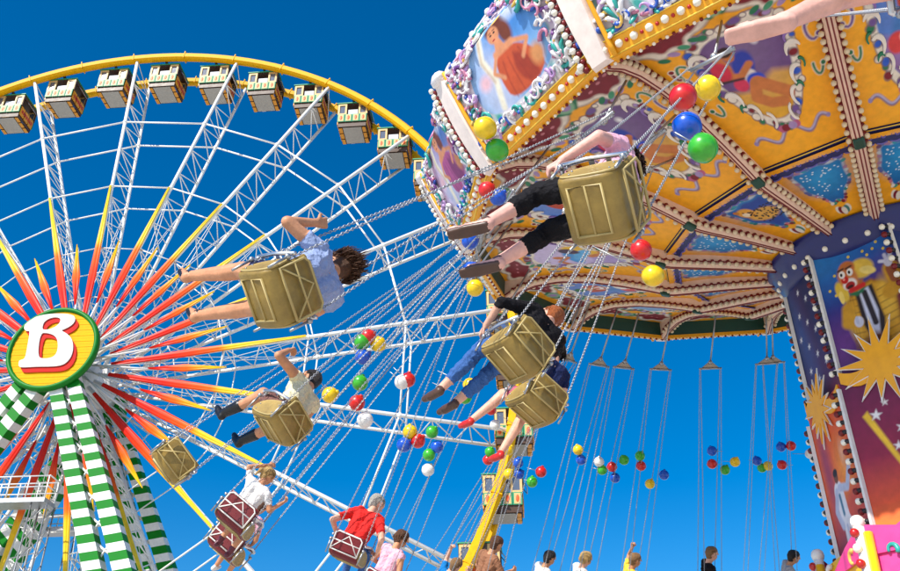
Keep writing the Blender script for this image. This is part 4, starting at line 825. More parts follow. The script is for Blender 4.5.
# ------------------------------------------------------------------ swings
SC0 = Vector((KC.x, KC.y, 1.6+4.7225*RS)); SN = Vector((-.0544, -.1266, 1)).normalized()
def seat_at(px, py):
    d = ray(px, py); s = (SC0-EYE).dot(SN)/d.dot(SN); return EYE + d*s
SB = mat('beige_seat_shell', rgb(158, 130, 62), .45, var=.42, scale=5, bump=.15); SBD = mat('beige_seat_frame', rgb(186, 164, 104), .42, var=.15); SM = mat('maroon_vinyl', rgb(110, 18, 26), .42, var=.2, bump=.2)
ALU = mat('brushed_aluminium', (.72, .73, .75), .3, .9, var=.12); TUB = mat('white_tube_paint', rgb(235, 230, 222), .4)
def seat_parts(SM2):
    P = []; K = .66
    def part(n, b, sub=None): b.v = [(x*K, y*K, z*K) for x, y, z in b.v]; P.append((n, b.mesh(n), sub))
    K = .72
    def shell(prof, th, y0, m, m_in, name):                      # bent sheet along a profile in x-z, rounded at the sides
        b = MB(); n = len(prof); P2 = [Vector((x, 0, z)) for x, z in prof]; Nn = []
        for i in range(n): t = P2[min(i+1, n-1)]-P2[max(i-1, 0)]; Nn.append(Vector((t.z, 0, -t.x)).normalized())
        rows = []
        for y, k in ((-y0, .0), (-y0+.012, .7), (-y0+.03, 1), (y0-.03, 1), (y0-.012, .7), (y0, 0)):
            rows.append(([P2[i]+Nn[i]*th*k*.5+Vector((0, y, 0)) for i in range(n)], [P2[i]-Nn[i]*th*k*.5+Vector((0, y, 0)) for i in range(n)]))
        for s_, mm in ((0, m), (1, m_in)):
            vs = [p for r_ in rows for p in r_[s_]]; b.add(vs, [(a*n+i, a*n+i+1, (a+1)*n+i+1, (a+1)*n+i) for a in range(5) for i in range(n-1)], mm, True)
        for e_ in (0, n-1): b.add([r_[0][e_] for r_ in rows]+[r_[1][e_] for r_ in rows], [(i, i+1, 7+i, 6+i) for i in range(5)], m)
        part(name, b)
    PR = [(.20, .0), (.205, -.03), (.19, -.06), (.16, -.08), (.05, -.085), (-.10, -.08), (-.17, -.07), (-.205, -.045), (-.225, .0), (-.24, .08), (-.255, .20), (-.265, .30), (-.262, .325)]
    shell(PR, .05, .27, SM, SM2, 'seat_shell')
    b = MB()                                                   # pressed stiffening frame under the seat
    b.tube([(.14, -.2, -.112), (.14, .2, -.112), (-.13, .2, -.108), (-.13, -.2, -.108), (.14, -.2, -.112)], .013, SBD, 6); b.tube([(.0, -.2, -.112), (.0, .2, -.112)], .010, SBD, 6); part('underside_frame', b)
    b = MB(); Mb = Matrix.Translation((-.262, 0, .0)) @ Matrix.Rotation(-.12, 4, 'Y'); q = lambda y, z: Mb @ Vector((-.03, y, z)); TB = TUB if SM2 is SM else SBD; r = .013
    if SM2 is SM: b.box(-.028, -.012, -.235, .235, .02, .29, SM, Mb, bev=.006)
    b.tube([q(-.25, 0), q(-.25, .27), q(-.2, .31), q(.2, .31), q(.25, .27), q(.25, 0), q(-.25, 0)], r, TB, 7); b.tube([q(-.24, .02), q(0, .28), q(.24, .02)], r*.85, TB, 6); b.tube([q(-.25, .16), q(.25, .16)], r*.85, TB, 6); part('back_frame', b)
    for s in (-1, 1):
        b = MB(); pl = smooth_loop([(-.25, -.06), (-.26, .16), (-.10, .17), (.10, .12), (.19, .03), (.20, -.06), (0, -.085)], 2)
        b.prism(pl, (Vector((0, s*.262, 0)), Vector((1, 0, 0)), Vector((0, 0, 1)), Vector((0, s, 0))), .024, SB); b.tube([(x, s*.276, z) for x, z in pl+pl[:1]], .011, SBD, 6)
        for x, z in ((-.2, .1), (-.2, -.03), (.12, .04), (.12, -.04)): b.ball((x, s*.288, z), .010, STEEL, 6, 4)
        part('side_panel', b)
    b = MB()
    for s in (-1, 1): b.tube([(-.28, s*.31, .22), (.06, s*.31, .27), (.27, s*.30, .24)], .02, ALU, 7)
    b.box(.25, .29, -.31, .31, .21, .27, ALU, bev=.012); part('safety_bar', b)
    b = MB(); b.tube([(.27, 0, .22), (.26, 0, .08), (.24, 0, -.03)], .018, ALU, 6); b.box(.0, .05, -.31, .31, .262, .272, ALU); b.box(-.14, -.10, -.31, .31, .24, .25, ALU); part('lap_strap', b)
    b = MB()
    for s in (-1, 1):
        for x in (-.27, .24): b.ball((x, s*.312, .14), .03, STEEL, 8, 5); b.tube([(x, s*.30, -.1), (x, s*.312, .16)], .013, STEEL, 6)
    part('chain_anchor', b)
    return P
SEATP = seat_parts(SM); SEATQ = seat_parts(SB)
# one metre of chain along z: welded links alternately turned
def chain_mesh(L=6.0, pitch=.034, wr=.0046, lw=.0085):
    b = MB(); n = int(L/pitch)
    for i in range(n):
        z = (i+.5)*L/n; hl = pitch*.62; ring = []
        for k in range(8):
            t = 2*math.pi*k/8; a = lw*math.cos(t); c = hl*math.sin(t); ring.append(Vector((a, 0, z+c)) if i % 2 else Vector((0, a, z+c)))
        vs = []; fs = []; ctr = Vector((0, 0, z)); side = Vector((0, 1, 0)) if i % 2 else Vector((1, 0, 0))
        for k, p in enumerate(ring):
            o = (p-ctr).normalized()
            for q in range(3): t = 2*math.pi*q/3; vs.append(p + (o*math.cos(t)+side*math.sin(t))*wr)
        for k in range(8):
            for q in range(3): k2 = (k+1) % 8; q2 = (q+1) % 3; fs.append((k*3+q, k*3+q2, k2*3+q2, k2*3+q))
        b.add(vs, fs, CHM, True)
    return b.mesh('chain')
CHM = mat('chain_zinc', (.46, .47, .49), .4, .6, var=.15)
CHAIN = chain_mesh(); BALLS = {}
BC = dict(red=(214, 28, 24), yellow=(250, 205, 10), blue=(12, 84, 200), green=(60, 176, 40), white=(240, 238, 234))
for n_, c_ in BC.items():
    b = MB(); m_ = mat(n_+'_ball_plastic', rgb(*c_), .3, var=.22, scale=16, coat=.35); b.ball((0, 0, 0), .096, m_, 24, 16)
    b.tube([(0, 0, .085), (0, 0, .112)], [.03, .02], m_, 8); b.tube([(.097*math.cos(2*math.pi*i/24), .097*math.sin(2*math.pi*i/24), 0) for i in range(25)], .0035, m_, 4); BALLS[n_] = b.mesh('ball')
BARM = MB(); BARM.tube([(-.22, 0, 0), (.22, 0, 0)], .02, STEEL, 8); BARM.prism([(-.17, .015), (.17, .015), (.04, .12), (-.04, .12)], (Vector((0, -.01, 0)), Vector((1, 0, 0)), Vector((0, 0, 1)), Vector((0, 1, 0))), .02, mat('hanger_plate', rgb(190, 176, 156), .5, .2)); BARM = BARM.mesh('spreader_bar')
SWINGS = {}
def swing(key, px, py, label, balls=(), inner=0., yaw=0., pitch=0., df=1.):
    S = EYE + (seat_at(px, py)-EYE)*df
    q = CM.inverted() @ S; ang = math.atan2(q.y, q.x); rb, hb = (7.0, -.78) if not inner else (6.2-inner, -.66)
    B = can(ang, rb, hb); A = can(ang, rb-.85, beam_h(min(6.6, rb-.6))+.18)
    up = (B-S).normalized(); rad = (S-Vector((KC.x, KC.y, S.z))); tang = Vector((rad.y, -rad.x, 0)).normalized()
    fwd = (tang - up*tang.dot(up)).normalized(); lf = up.cross(fwd)
    M = Matrix(((fwd.x, lf.x, up.x, S.x), (fwd.y, lf.y, up.y, S.y), (fwd.z, lf.z, up.z, S.z), (0, 0, 0, 1)))
    L = (B-S).length; MS = M @ Matrix.Rotation(math.radians(yaw), 4, 'Z') @ Matrix.Rotation(math.radians(-pitch), 4, 'Y'); T = MS.inverted() @ M
    e = tag(empty('chain_swing', mat4=MS), label, 'chain swing', 'chain swings of the ride')
    for n, me, _ in (SEATQ if key in 'A B C D V E E2'.split() else SEATP):
        o = inst(n, me, e)
        if n == 'chain_anchor': o['kind'] = 'stuff'
    o = inst('spreader_bar', BARM, e); o.matrix_local = T @ Matrix.Translation((0, 0, L))
    top = T @ Vector((0, 0, L+.12)); a = MS.inverted() @ A; b = MB(); b.tube([top, a], .015, STEEL, 6); b.ball(top, .045, STEEL, 8, 5); b.build('hanger_rod', e)
    for fx, tx in ((-.178, -.20), (.158, .20)):
        for sy in (-1, 1):
            p0 = Vector((fx, sy*.206, .106)); p1 = T @ Vector((tx, sy*.03, L)); v = p1-p0
            o = inst('chain', CHAIN, e, loc=p0, scale=(1, 1, v.length/6.0)); o.rotation_euler = v.to_track_quat('Z', 'Y').to_euler()
    for (bx, by, colr) in balls:
        # nearest point of the pixel's line of sight to one of the chains
        d = ray(bx, by); best = None
        for tx in (-.25, .25):
            c0 = M @ Vector((tx, 0, 0)); c1 = M @ Vector((tx, 0, L)); v = (c1-c0).normalized(); w0 = EYE-c0; b_ = d.dot(v); dd = d.dot(w0); ee = v.dot(w0); s = (b_*ee-dd)/(1-b_*b_); t = ee + s*b_
            t = min(max(t, .18*L), .92*L); pc = c0+v*t; s = (pc-EYE).dot(d); off = (EYE+d*s-pc).length
            if best is None or off < best[0]: best = (off, EYE+d*s, pc, t/L)
        off, P, pc, t = best; lp = MS.inverted() @ P; o = inst('ball', BALLS[colr], e, loc=lp, rot=(rng.uniform(-.5, .5), rng.uniform(-.5, .5), rng.uniform(0, 6))); o['label'] = colr+' plastic ball'
        sb = MB(); sb.tube([lp, MS.inverted() @ pc], .005, STEEL, 5); sb.build('ball_strap', e)
        if off > .45 or t < .2 or t > .9: print('BALL', key, bx, by, colr, 'off %.2f t %.2f' % (off, t))
    SWINGS[key] = (e, MS, L, (EYE-S).length); print('SWING', key, 'dist %.1f L %.2f ang %.1f' % ((EYE-S).length, L, math.degrees(math.atan2(S.y-KC.y, S.x-KC.x))), 'bar px', [round(x) for x in pix(B)], 'px/m fwd,left,up', [tuple(round(a-b) for a, b in zip(pix(S+w*.5), pix(S-w*.5))) for w in (fwd, lf, up)]); return e
swing('A', 948, -60, 'beige swing seat high under the canopy with bare-legged rider', (), yaw=6, df=1.16)
swing('B', 594, 206, 'beige swing seat carrying the rider in pink shirt and black leggings', [(683, 97, 'red'), (708, 88, 'yellow'), (687, 126, 'blue'), (703, 148, 'green')], yaw=15, df=1.16)
swing('C', 268, 296, 'beige swing seat carrying the brown-haired rider in pale blue top and sandals', [(485, 128, 'yellow'), (497, 150, 'green')], yaw=25, df=1.16)
swing('D', 274, 424, 'beige swing seat carrying the rider in cream vest and black boots', [(487, 190, 'red'), (498, 197, 'blue'), (470, 241, 'blue'), (475, 288, 'yellow'), (471, 270, 'blue')], yaw=45, df=1.16)
swing('V', 168, 466, 'empty beige swing seat beside the green and white striped legs', [(330, 395, 'yellow'), (362, 342, 'green'), (368, 337, 'red'), (378, 344, 'yellow'), (363, 357, 'blue')], yaw=20, df=1.16)
swing('E', 511, 358, 'beige swing seat carrying the rider in black shirt and blue jeans', [(641, 250, 'red'), (653, 276, 'yellow')], inner=.3, yaw=5, df=1.16)
swing('E2', 531, 408, 'beige swing seat carrying the rider in red shoes, below the black-shirted one', (), inner=.9, yaw=10, df=1.16)
swing('F', 234, 523, 'maroon-backed swing seat carrying the girl in a white T-shirt', [(360, 383, 'green'), (357, 403, 'red'), (365, 420, 'white')], df=.92)
swing('F2', 226, 550, 'maroon-backed swing seat behind the girl in the white T-shirt', [(402, 382, 'white'), (408, 380, 'red')], df=.85)
swing('G', 348, 556, 'maroon-backed swing seat carrying the grey-haired man in red shirt', [(410, 432, 'yellow'), (418, 441, 'red'), (404, 445, 'blue'), (465, 397, 'green'), (470, 385, 'yellow')], df=.84)
swing('G2', 380, 588, 'maroon-backed swing seat carrying the woman in pink top', [(432, 432, 'green'), (437, 447, 'blue'), (429, 455, 'green'), (428, 470, 'white')], df=.82)
swing('H1', 437, 604, 'swing seat carrying the rider in bright blue shirt with raised arms', [(508, 450, 'yellow'), (518, 463, 'blue'), (509, 474, 'yellow'), (519, 474, 'blue')], df=.86)
swing('H2', 482, 592, 'swing seat carrying the rider in brown shirt', [(541, 472, 'red'), (532, 482, 'green')], df=.86)
swing('H3', 539, 600, 'swing seat carrying the dark-haired rider in white shirt', [(578, 450, 'yellow'), (581, 460, 'blue')], df=.86)
swing('H4', 578, 600, 'swing seat carrying the blonde rider in white shirt', [(599, 462, 'white'), (612, 467, 'red'), (602, 470, 'green'), (624, 460, 'green'), (615, 478, 'blue')], df=.86)
swing('H5', 630, 600, 'swing seat carrying the rider in yellow shirt with a raised hand', [(640, 456, 'green'), (641, 466, 'red'), (650, 484, 'yellow'), (664, 475, 'blue')], df=.86)
swing('H6', 710, 595, 'swing seat carrying the fair-haired rider in black shirt', [(712, 451, 'blue'), (712, 464, 'red'), (735, 462, 'yellow'), (725, 470, 'green')], df=.86)
swing('H7', 788, 594, 'swing seat carrying the dark-haired rider in grey sweater beside the tower', [(782, 465, 'red'), (781, 447, 'blue'), (791, 446, 'red'), (810, 454, 'white')], df=.86)
swing('X1', 412, 612, 'chain swing hanging between the woman in pink and the rider in blue shirt', [(491, 410, 'red'), (495, 425, 'white'), (490, 452, 'green'), (488, 460, 'red')], df=.86)
swing('X2', 752, 606, 'chain swing hanging between the riders in black shirt and grey sweater', [(757, 461, 'blue'), (768, 466, 'yellow'), (762, 468, 'green')], df=.86)
# ------------------------------------------------------------------ riders
def cloth(n, c, r=.8): return mat('cloth_'+n, rgb(*c), r, var=.16, scale=14, bump=.5, spec=.2)
SKINS = {k: mat('skin_'+k, rgb(*c), .5, var=.22, scale=11, bump=.12, spec=.35) for k, c in dict(fair=(226, 172, 146), tan=(206, 146, 108), pink=(232, 176, 160)).items()}
HAIRS = {k: mat('hair_'+k, rgb(*c), .5, var=.45, scale=60, bump=.8) for k, c in dict(brown=(96, 58, 30), dark=(34, 24, 20), blond=(206, 168, 104), auburn=(170, 88, 30), grey=(186, 180, 168), light=(150, 112, 70)).items()}
EYEM = mat('eye_dark', (.02, .015, .012), .2); LIP = mat('lip', rgb(176, 84, 78), .5)
def V3(p): return Vector(p)
def hand_caps(wr, d, nrm, side, grip, key='skin', sc=1.):
    """wrist, pointing direction, palm normal, thumb side (+1/-1 along d x nrm)"""
    d = V3(d).normalized(); nrm = (V3(nrm)-d*V3(nrm).dot(d)).normalized(); lat = d.cross(nrm)*side; C = []
    for o in (-.026, -.009, .009, .026): C.append((wr+lat*o*.55*sc, .017*sc, wr+d*.085*sc+lat*o*sc, .0145*sc, key))
    for i, (o, l) in enumerate(((.028, .072), (.0095, .082), (-.0095, .076), (-.028, .060))):
        b = wr+d*.088*sc+lat*o*sc; a1 = .25+grip*.85; a2 = a1+.3+grip*.95
        p1 = b+(d*math.cos(a1)+nrm*math.sin(a1))*l*.52*sc; p2 = p1+(d*math.cos(a2)+nrm*math.sin(a2))*l*.5*sc
        C += [(b, .0105*sc, p1, .0095*sc, key), (p1, .0095*sc, p2, .008*sc, key)]
    t0 = wr+d*.03*sc+lat*.028*sc; t1 = t0+(lat*.8+d*.55+nrm*.35*grip).normalized()*.036*sc; t2 = t1+(lat*(.45-.5*grip)+d*.8+nrm*.6*grip).normalized()*.032*sc
    return C + [(t0, .0145*sc, t1, .0115*sc, key), (t1, .0115*sc, t2, .009*sc, key)]
def limb(p0, r0, p1, r1, keys):
    """keys: [(fraction end, key, radius factor)]"""
    out = []; f0 = 0
    for f1, k, g in keys:
        if f1 <= f0: continue
        out.append((p0.lerp(p1, f0), lerp(r0, r1, f0)*g, p0.lerp(p1, f1), lerp(r0, r1, f1)*g, k)); f0 = f1
    return out
def body_caps(R):
    s = R.get('s', 1.); C = []; pel = V3(R.get('pel', (-.06, 0, .10)))*1.; lean = R.get('lean', 0.)
    ax = Vector((-math.sin(lean), R.get('side', 0.), math.cos(lean))).normalized(); fw = Vector((math.cos(lean), 0, math.sin(lean))); lt = Vector((0, 1, 0))
    at = lambda h, x=0., y=0.: pel + (ax*h + fw*x + lt*y)*s
    top = 'top'
    for y in (-1, 1):
        C += [(at(.0, 0, y*.075), .118*s, at(.03, .06, y*.08), .10*s, 'bottom'), (at(.10, .0, y*.065), .112*s, at(.26, .0, y*.066), .104*s, top), (at(.26, 0, y*.066), .104*s, at(.40, .01, y*.085), .112*s, top), (at(.40, .0, y*.085), .11*s, at(.47, -.01, y*.12), .075*s, top)]
    if R.get('belly'): C.append((at(.16, .07, 0), .13*s, at(.28, .06, 0), .12*s, top))
    if R.get('bust'):
        for y in (-1, 1): C.append((at(.33, .09, y*.075), .062*s, at(.36, .06, y*.07), .06*s, top))
    C += [(at(.46, -.01, -.13), .07*s, at(.46, -.01, .13), .07*s, top), (at(.45, 0, 0), .075*s, at(.58, .01, 0), .052*s, 'neck')]
    hd = V3(R.get('head', (.04, 0, 0)))                       # offset of the head from straight up
    hc = at(.68, .02+hd.x, hd.y); tilt = R.get('look', (1, 0, 0)); f = (fw*tilt[0]+lt*tilt[1]+ax*tilt[2]).normalized(); u = (ax-f*ax.dot(f)).normalized(); l = u.cross(f)
    C += [(hc+u*.03*s-f*.015*s, .092*s, hc+u*.035*s+f*.02*s, .084*s, 'skin'), (hc-u*.02*s+f*.03*s, .072*s, hc-u*.075*s+f*.05*s, .042*s, 'skin'), (hc+u*.012*s+f*.098*s, .008*s, hc-u*.02*s+f*.118*s, .014*s, 'skin'), (hc-u*.10*s-f*.0*s, .05*s, at(.52), .052*s, 'skin')]
    C += [(hc-u*.055*s+f*.093*s-l*.018*s, .008*s, hc-u*.055*s+f*.093*s+l*.018*s, .008*s, 'lip')]
    for y in (-1, 1):
        C += [(hc+l*y*.084*s+u*.0*s, .018*s, hc+l*y*.088*s+u*.03*s, .016*s, 'skin'), (hc+l*y*.032*s+u*.018*s+f*.094*s, .0095*s, hc+l*y*.036*s+u*.018*s+f*.093*s, .0095*s, 'eye')]
    sl = R.get('sleeve', .45); ls = R.get('leg', .5)
    for y, n in ((1, 'L'), (-1, 'R')):
        sh = at(.455, -.01, y*.175); el = pel + V3(R['el'+n])*s; wr = pel + V3(R['wr'+n])*s
        C += limb(sh, .058*s, el, .042*s, [(min(1, sl), top, 1.14), (1, 'skin', 1)]); C += limb(el, .042*s, wr, .028*s, [(max(0, sl-1), top, 1.15), (1, 'skin', 1)])
        C += hand_caps(wr, R.get('hd'+n, (wr-el)), R.get('hn'+n, (0, -y, 0)), R.get('ts'+n, 1), R.get('grip', .8), 'skin', s)
        hip = at(.0, .02, y*.085); kn = pel + V3(R['kn'+n])*s; an = pel + V3(R['an'+n])*s; 
        C += limb(hip, .096*s, kn, .062*s, [(min(1, ls), 'bottom', 1.07), (1, 'skin', 1)])
        mid = kn.lerp(an, .3) + (V3((-.012, 0, -.012)))*s; lf = max(0, ls-1)
        C += limb(kn, .060*s, mid, .056*s, [(min(1, lf/.3), 'bottom', 1.12), (1, 'skin', 1)]); bt = R.get('boot', 0.)
        C += limb(mid, .056*s, an, .037*s, [(max(0, min(1, (lf-.3)/.7)), 'bottom', 1.16), (1-bt, 'skin', 1), (1, 'shoe', 1.3)])
        sd = (an-kn).normalized(); td = V3(R.get('toe'+n, R.get('toe', (.75, 0, .35)))).normalized(); heel = an + sd*.045*s - td*.035*s; fk = 'shoe'
        C += [(an, .038*s*(1.25 if bt else 1), heel, .040*s, 'shoe' if bt or not R.get('bare') else 'skin'), (heel, .040*s, heel+td*.11*s+sd*.006*s, .040*s, fk if not R.get('bare') else 'skin'), (heel+td*.11*s, .040*s, heel+td*.185*s, .028*s, fk if not R.get('bare') else 'skin')]
        if R.get('bare'):
            lt_ = td.cross(sd).normalized()*s*(1 if y > 0 else -1)
            for q_ in range(5): t0 = heel+td*(.178-.008*q_)*s+lt_*(.030-.0155*q_); C.append((t0, .0125*s if q_ == 0 else .0095*s, t0+td*(.042-.004*q_)*s, .011*s if q_ == 0 else .0078*s, 'skin'))
            lw_ = td.cross(sd).normalized()*.016*s
            for w_ in (-1, 0, 1): C += [(heel+sd*.034*s-td*.02*s+lw_*w_, .019*s, heel+td*.10*s+sd*.038*s+lw_*w_*1.4, .019*s, 'shoe'), (heel+td*.10*s+sd*.038*s+lw_*w_*1.4, .019*s, heel+td*.20*s+sd*.030*s+lw_*w_, .017*s, 'shoe')]
            C += [(heel+td*.1*s-sd*.012*s, .036*s, heel+td*.125*s-sd*.008*s, .036*s, 'shoe'), (an-sd*.0*s, .041*s, an+sd*.018*s, .042*s, 'shoe')]
    return C, (hc, f, u, l, s)
def caps_mesh(C, voxel, name, rough=0., seed=0, smooth=3):
    b = MB(); m0 = DARK
    for p0, r0, p1, r1, k in C:
        p0, p1 = V3(p0), V3(p1); d = p1-p0; L = d.length; q = d.to_track_quat('Z', 'Y') if L > 1e-5 else Vector((0, 0, 1)).to_track_quat('Z', 'Y'); n = 10; rings = []
        for t in (-80, -45, -15): a = math.radians(t); rings.append((p0 + q @ Vector((0, 0, math.sin(a)*r0)), math.cos(a)*r0))
        for t in (15, 45, 80): a = math.radians(t); rings.append((p1 + q @ Vector((0, 0, math.sin(a)*r1)), math.cos(a)*r1))
        X, Y = q @ Vector((1, 0, 0)), q @ Vector((0, 1, 0)); vs = []
        for c, r in rings:
            for i in range(n): t = 2*math.pi*i/n; vs.append(c + (X*math.cos(t)+Y*math.sin(t))*r)
        fs = [tuple(range(n-1, -1, -1)), tuple(range(5*n, 6*n))] + [(a*n+i, a*n+(i+1) % n, (a+1)*n+(i+1) % n, (a+1)*n+i) for a in range(5) for i in range(n)]
        b.add(vs, fs, m0)
    o = bpy.data.objects.new(name, b.mesh(name)); scene.collection.objects.link(o)
    md = o.modifiers.new('r', 'REMESH'); md.mode = 'VOXEL'; md.voxel_size = voxel
    ms = o.modifiers.new('s', 'SMOOTH'); ms.factor = .5; ms.iterations = smooth
    bpy.context.view_layer.update(); me = from_eval(o, name); bpy.data.objects.remove(o); return me
def assign(me, C, mats, keys):
    me.materials.clear()
    for k in keys: me.materials.append(mats[k])
    n = len(me.polygons); cen = np.empty(n*3); me.polygons.foreach_get('center', cen); cen = cen.reshape(-1, 3); best = np.full(n, 1e9); idx = np.zeros(n, int)
    for p0, r0, p1, r1, k in C:
        p0, p1 = np.array(p0), np.array(p1); d = p1-p0; L2 = d@d+1e-12; t = np.clip(((cen-p0)@d)/L2, 0, 1); ds = np.linalg.norm(cen-p0-t[:, None]*d, axis=1)-(r0+(r1-r0)*t)
        m = ds < best-1e-6; best[m] = ds[m]; idx[m] = keys.index(k)
    me.polygons.foreach_set('material_index', idx); me.polygons.foreach_set('use_smooth', np.ones(n, bool)); me.update()
def folds(me, keys, seed, amp):
    n = len(me.vertices); co = np.empty(n*3); me.vertices.foreach_get('co', co); co = co.reshape(-1, 3); no = np.empty(n*3); me.vertices.foreach_get('normal', no); no = no.reshape(-1, 3)
    np_ = len(me.polygons); mi = np.empty(np_, int); me.polygons.foreach_get('material_index', mi); isc = np.zeros(n); 
    for p, m in zip(me.polygons, mi):
        if keys[m] in ('top', 'bottom'):
            for v in p.vertices: isc[v] = 1
    r = np.random.RandomState(seed); w = np.zeros(n)
    for k in range(9):
        d = r.normal(size=3)*np.array([1, .8, 1.2]); d *= r.uniform(45, 120)/np.linalg.norm(d); q = co + .02*np.sin(co[:, [1, 2, 0]]*r.uniform(15, 35)+r.uniform(0, 6)); w += (1-np.abs(np.sin(q@d*.5+r.uniform(0, 6))))**2*r.uniform(.5, 1)
    co += no*((w-w.mean())*amp*isc)[:, None]; me.vertices.foreach_set('co', co.ravel()); me.update()
def hair_mesh(H, style, hm, voxel, seed, pel=None):
    hc, f, u, l, s = H; r = random.Random(seed); C = [(hc+u*.045*s-f*.03*s, .098*s, hc+u*.05*s+f*.012*s, .086*s, 'h'), (hc-f*.06*s+u*.01*s, .078*s, hc-f*.055*s-u*.05*s, .06*s, 'h')]
    for i in range(26 if style != 'short' else 16):
        a = r.uniform(.5, 2*math.pi-.5); ca, sa = math.cos(a), math.sin(a); e = r.uniform(-.1, 1.1); d = (f*ca+l*sa)*math.cos(e)+u*math.sin(e); p = hc+u*.03*s-f*.012*s+d*.088*s
        if style == 'short': q = p+(d*.02-u*.02)*s; rr = .022
        elif style == 'bob': q = p+(d*.025-u*.09)*s; rr = .024
        elif style == 'blown': q = p+(d*.05-f*r.uniform(.02, .12)+u*r.uniform(-.06, .06))*s; rr = .022
        else: q = p+(d*.02-u*.05-f*.03)*s; rr = .022
        C.append((p, rr*s, q, rr*.55*s, 'h'))
    if style == 'pony':
        p = hc-f*.10*s+u*.03*s; C += [(p, .028*s, p-f*.06*s-u*.03*s, .035*s, 'h'), (p-f*.06*s-u*.03*s, .035*s, p-f*.08*s-u*.16*s, .012*s, 'h')]
    if style in ('long', 'blown'):
        for i in range(9): p = hc-f*.07*s+l*r.uniform(-.07, .07)*s-u*.03*s; q = p-u*r.uniform(.10, .2)*s-f*r.uniform(.0, .1)*s+l*r.uniform(-.03, .03)*s; C.append((p, .03*s, q, .012*s, 'h'))
    me0 = caps_mesh([c for c in C[:2]] + ([c for c in C if style in ('pony',)][-2:] if style == 'pony' else []), voxel, 'hair', smooth=2); b = MB(); b.add([v.co.copy() for v in me0.vertices], [tuple(p.vertices) for p in me0.polygons], hm, True)
    ln = dict(short=.035, bob=.12, blown=.15, long=.18, pony=.08)[style]
    for i in range(700 if voxel < .01 else 300):
        a = r.uniform(.75, 2*math.pi-.75); e = math.asin(r.uniform(-.35, 1)); d = (f*math.cos(a)+l*math.sin(a))*math.cos(e)+u*math.sin(e); p = hc+u*.045*s-f*.012*s+d*.090*s
        g = (-u*.9-f*.15) if style in ('bob', 'long', 'pony', 'short') else (-f*.9+u*r.uniform(-.5, .35)); L_ = ln*r.uniform(.5, 1.1)*s; k = d*.5+f*r.uniform(-.4, .4)+l*r.uniform(-.4, .4)
        p1 = p+(k*.45+g*.4)*L_*.5; p2 = p1+(g*.95+l*r.uniform(-.25, .25)+k*.1)*L_*.6; b.tube([p-d*.012*s, p1, p2], [.0055*s, .005*s, .0012], hm, 4, cap=False)
    me = b.mesh('hair'); me.polygons.foreach_set('use_smooth', np.ones(len(me.polygons), bool)); return me
def rider(key, label, top, bottom, shoe, skin, hair, style, **R):
    e, M, L, dist = SWINGS[key]; vox = .0075 if dist < 10 else (.010 if dist < 20 else .014)
    D = dict(elL=(.06, .27, .24), wrL=(.24, .20, .16), elR=(.06, -.27, .24), wrR=(.24, -.20, .16), knL=(.40, .10, .03), knR=(.40, -.10, .03), anL=(.55, .11, -.32), anR=(.55, -.11, -.32)); D.update(R)
    C, Hd = body_caps(D); me = caps_mesh(C, vox, 'body')
    sk = SKINS[skin]; assign(me, C, dict(top=top, bottom=bottom, shoe=shoe, skin=sk, lip=LIP, eye=EYEM, neck=D.get('neckm', sk)), ['top', 'bottom', 'shoe', 'skin', 'lip', 'eye', 'neck'])
    folds(me, ['top', 'bottom', 'shoe', 'skin', 'lip', 'eye', 'neck'], hash_(key), .0055)
    p = tag(empty('person', mat4=M), label, 'person'); bo = inst('body', me, p); inst('hair', hair_mesh(Hd, style, HAIRS[hair], vox*1.1, hash_(key)), p)
    return p
def hash_(k): return sum(ord(c)*(i+3) for i, c in enumerate(k))
def raised(side, x=.05, y=.30, z=.95):                       # arm stretched up along a chain
    n = 'L' if side > 0 else 'R'; return {'el'+n: (x*.6, side*(y*.9), .66), 'wr'+n: (x, side*y, z), 'hn'+n: (1, 0, 0)}
PK, BK, BL_, WH, RD, YL, GY_ = cloth('pink', (236, 178, 196)), cloth('black', (22, 20, 24)), cloth('pale_blue', (150, 166, 204)), cloth('white', (238, 236, 232)), cloth('red', (222, 44, 40)), cloth('yellow', (236, 200, 70)), cloth('grey', (176, 172, 172))
JE = cloth('denim', (62, 100, 160)); NV = cloth('navy', (30, 40, 80)); CRM = cloth('cream', (226, 216, 178)); BRS = cloth('brown_short', (120, 84, 78)); AZ = cloth('azure', (20, 120, 190)); BRN = cloth('brown_shirt', (150, 104, 78)); MRS = cloth('maroon_cloth', (120, 40, 60)); RSK = cloth('rose_skirt', (196, 96, 120)); GNC = cloth('green_cloth', (60, 150, 60))
LB, LBR, LR, LW, LG = [mat('leather_'+n, rgb(*c), .4, var=.2, scale=18) for n, c in (('black', (20, 18, 18)), ('brown', (84, 58, 46)), ('red', (204, 40, 36)), ('white', (226, 222, 216)), ('maroon', (96, 30, 44)))]
CHL = dict(elL=(.02, .26, .50), wrL=(.10, .235, .70), hnL=(1, 0, 0)); CHR = dict(elR=(.02, -.26, .50), wrR=(.10, -.235, .70), hnR=(1, 0, 0))
rider('A', 'bare-legged rider on the swing high under the canopy', MRS, NV, SKINS['pink'], 'pink', 'brown', 'bob', leg=.35, knL=(.44, .10, .06), knR=(.42, -.10, .03), anL=(.84, .10, .0), anR=(.66, -.16, -.26), toe=(1, 0, -.15), bare=1, sleeve=.4, elR=(-.05, -.28, .26), wrR=(-.04, -.24, .02), hdR=(.2, 0, -1), grip=.3)
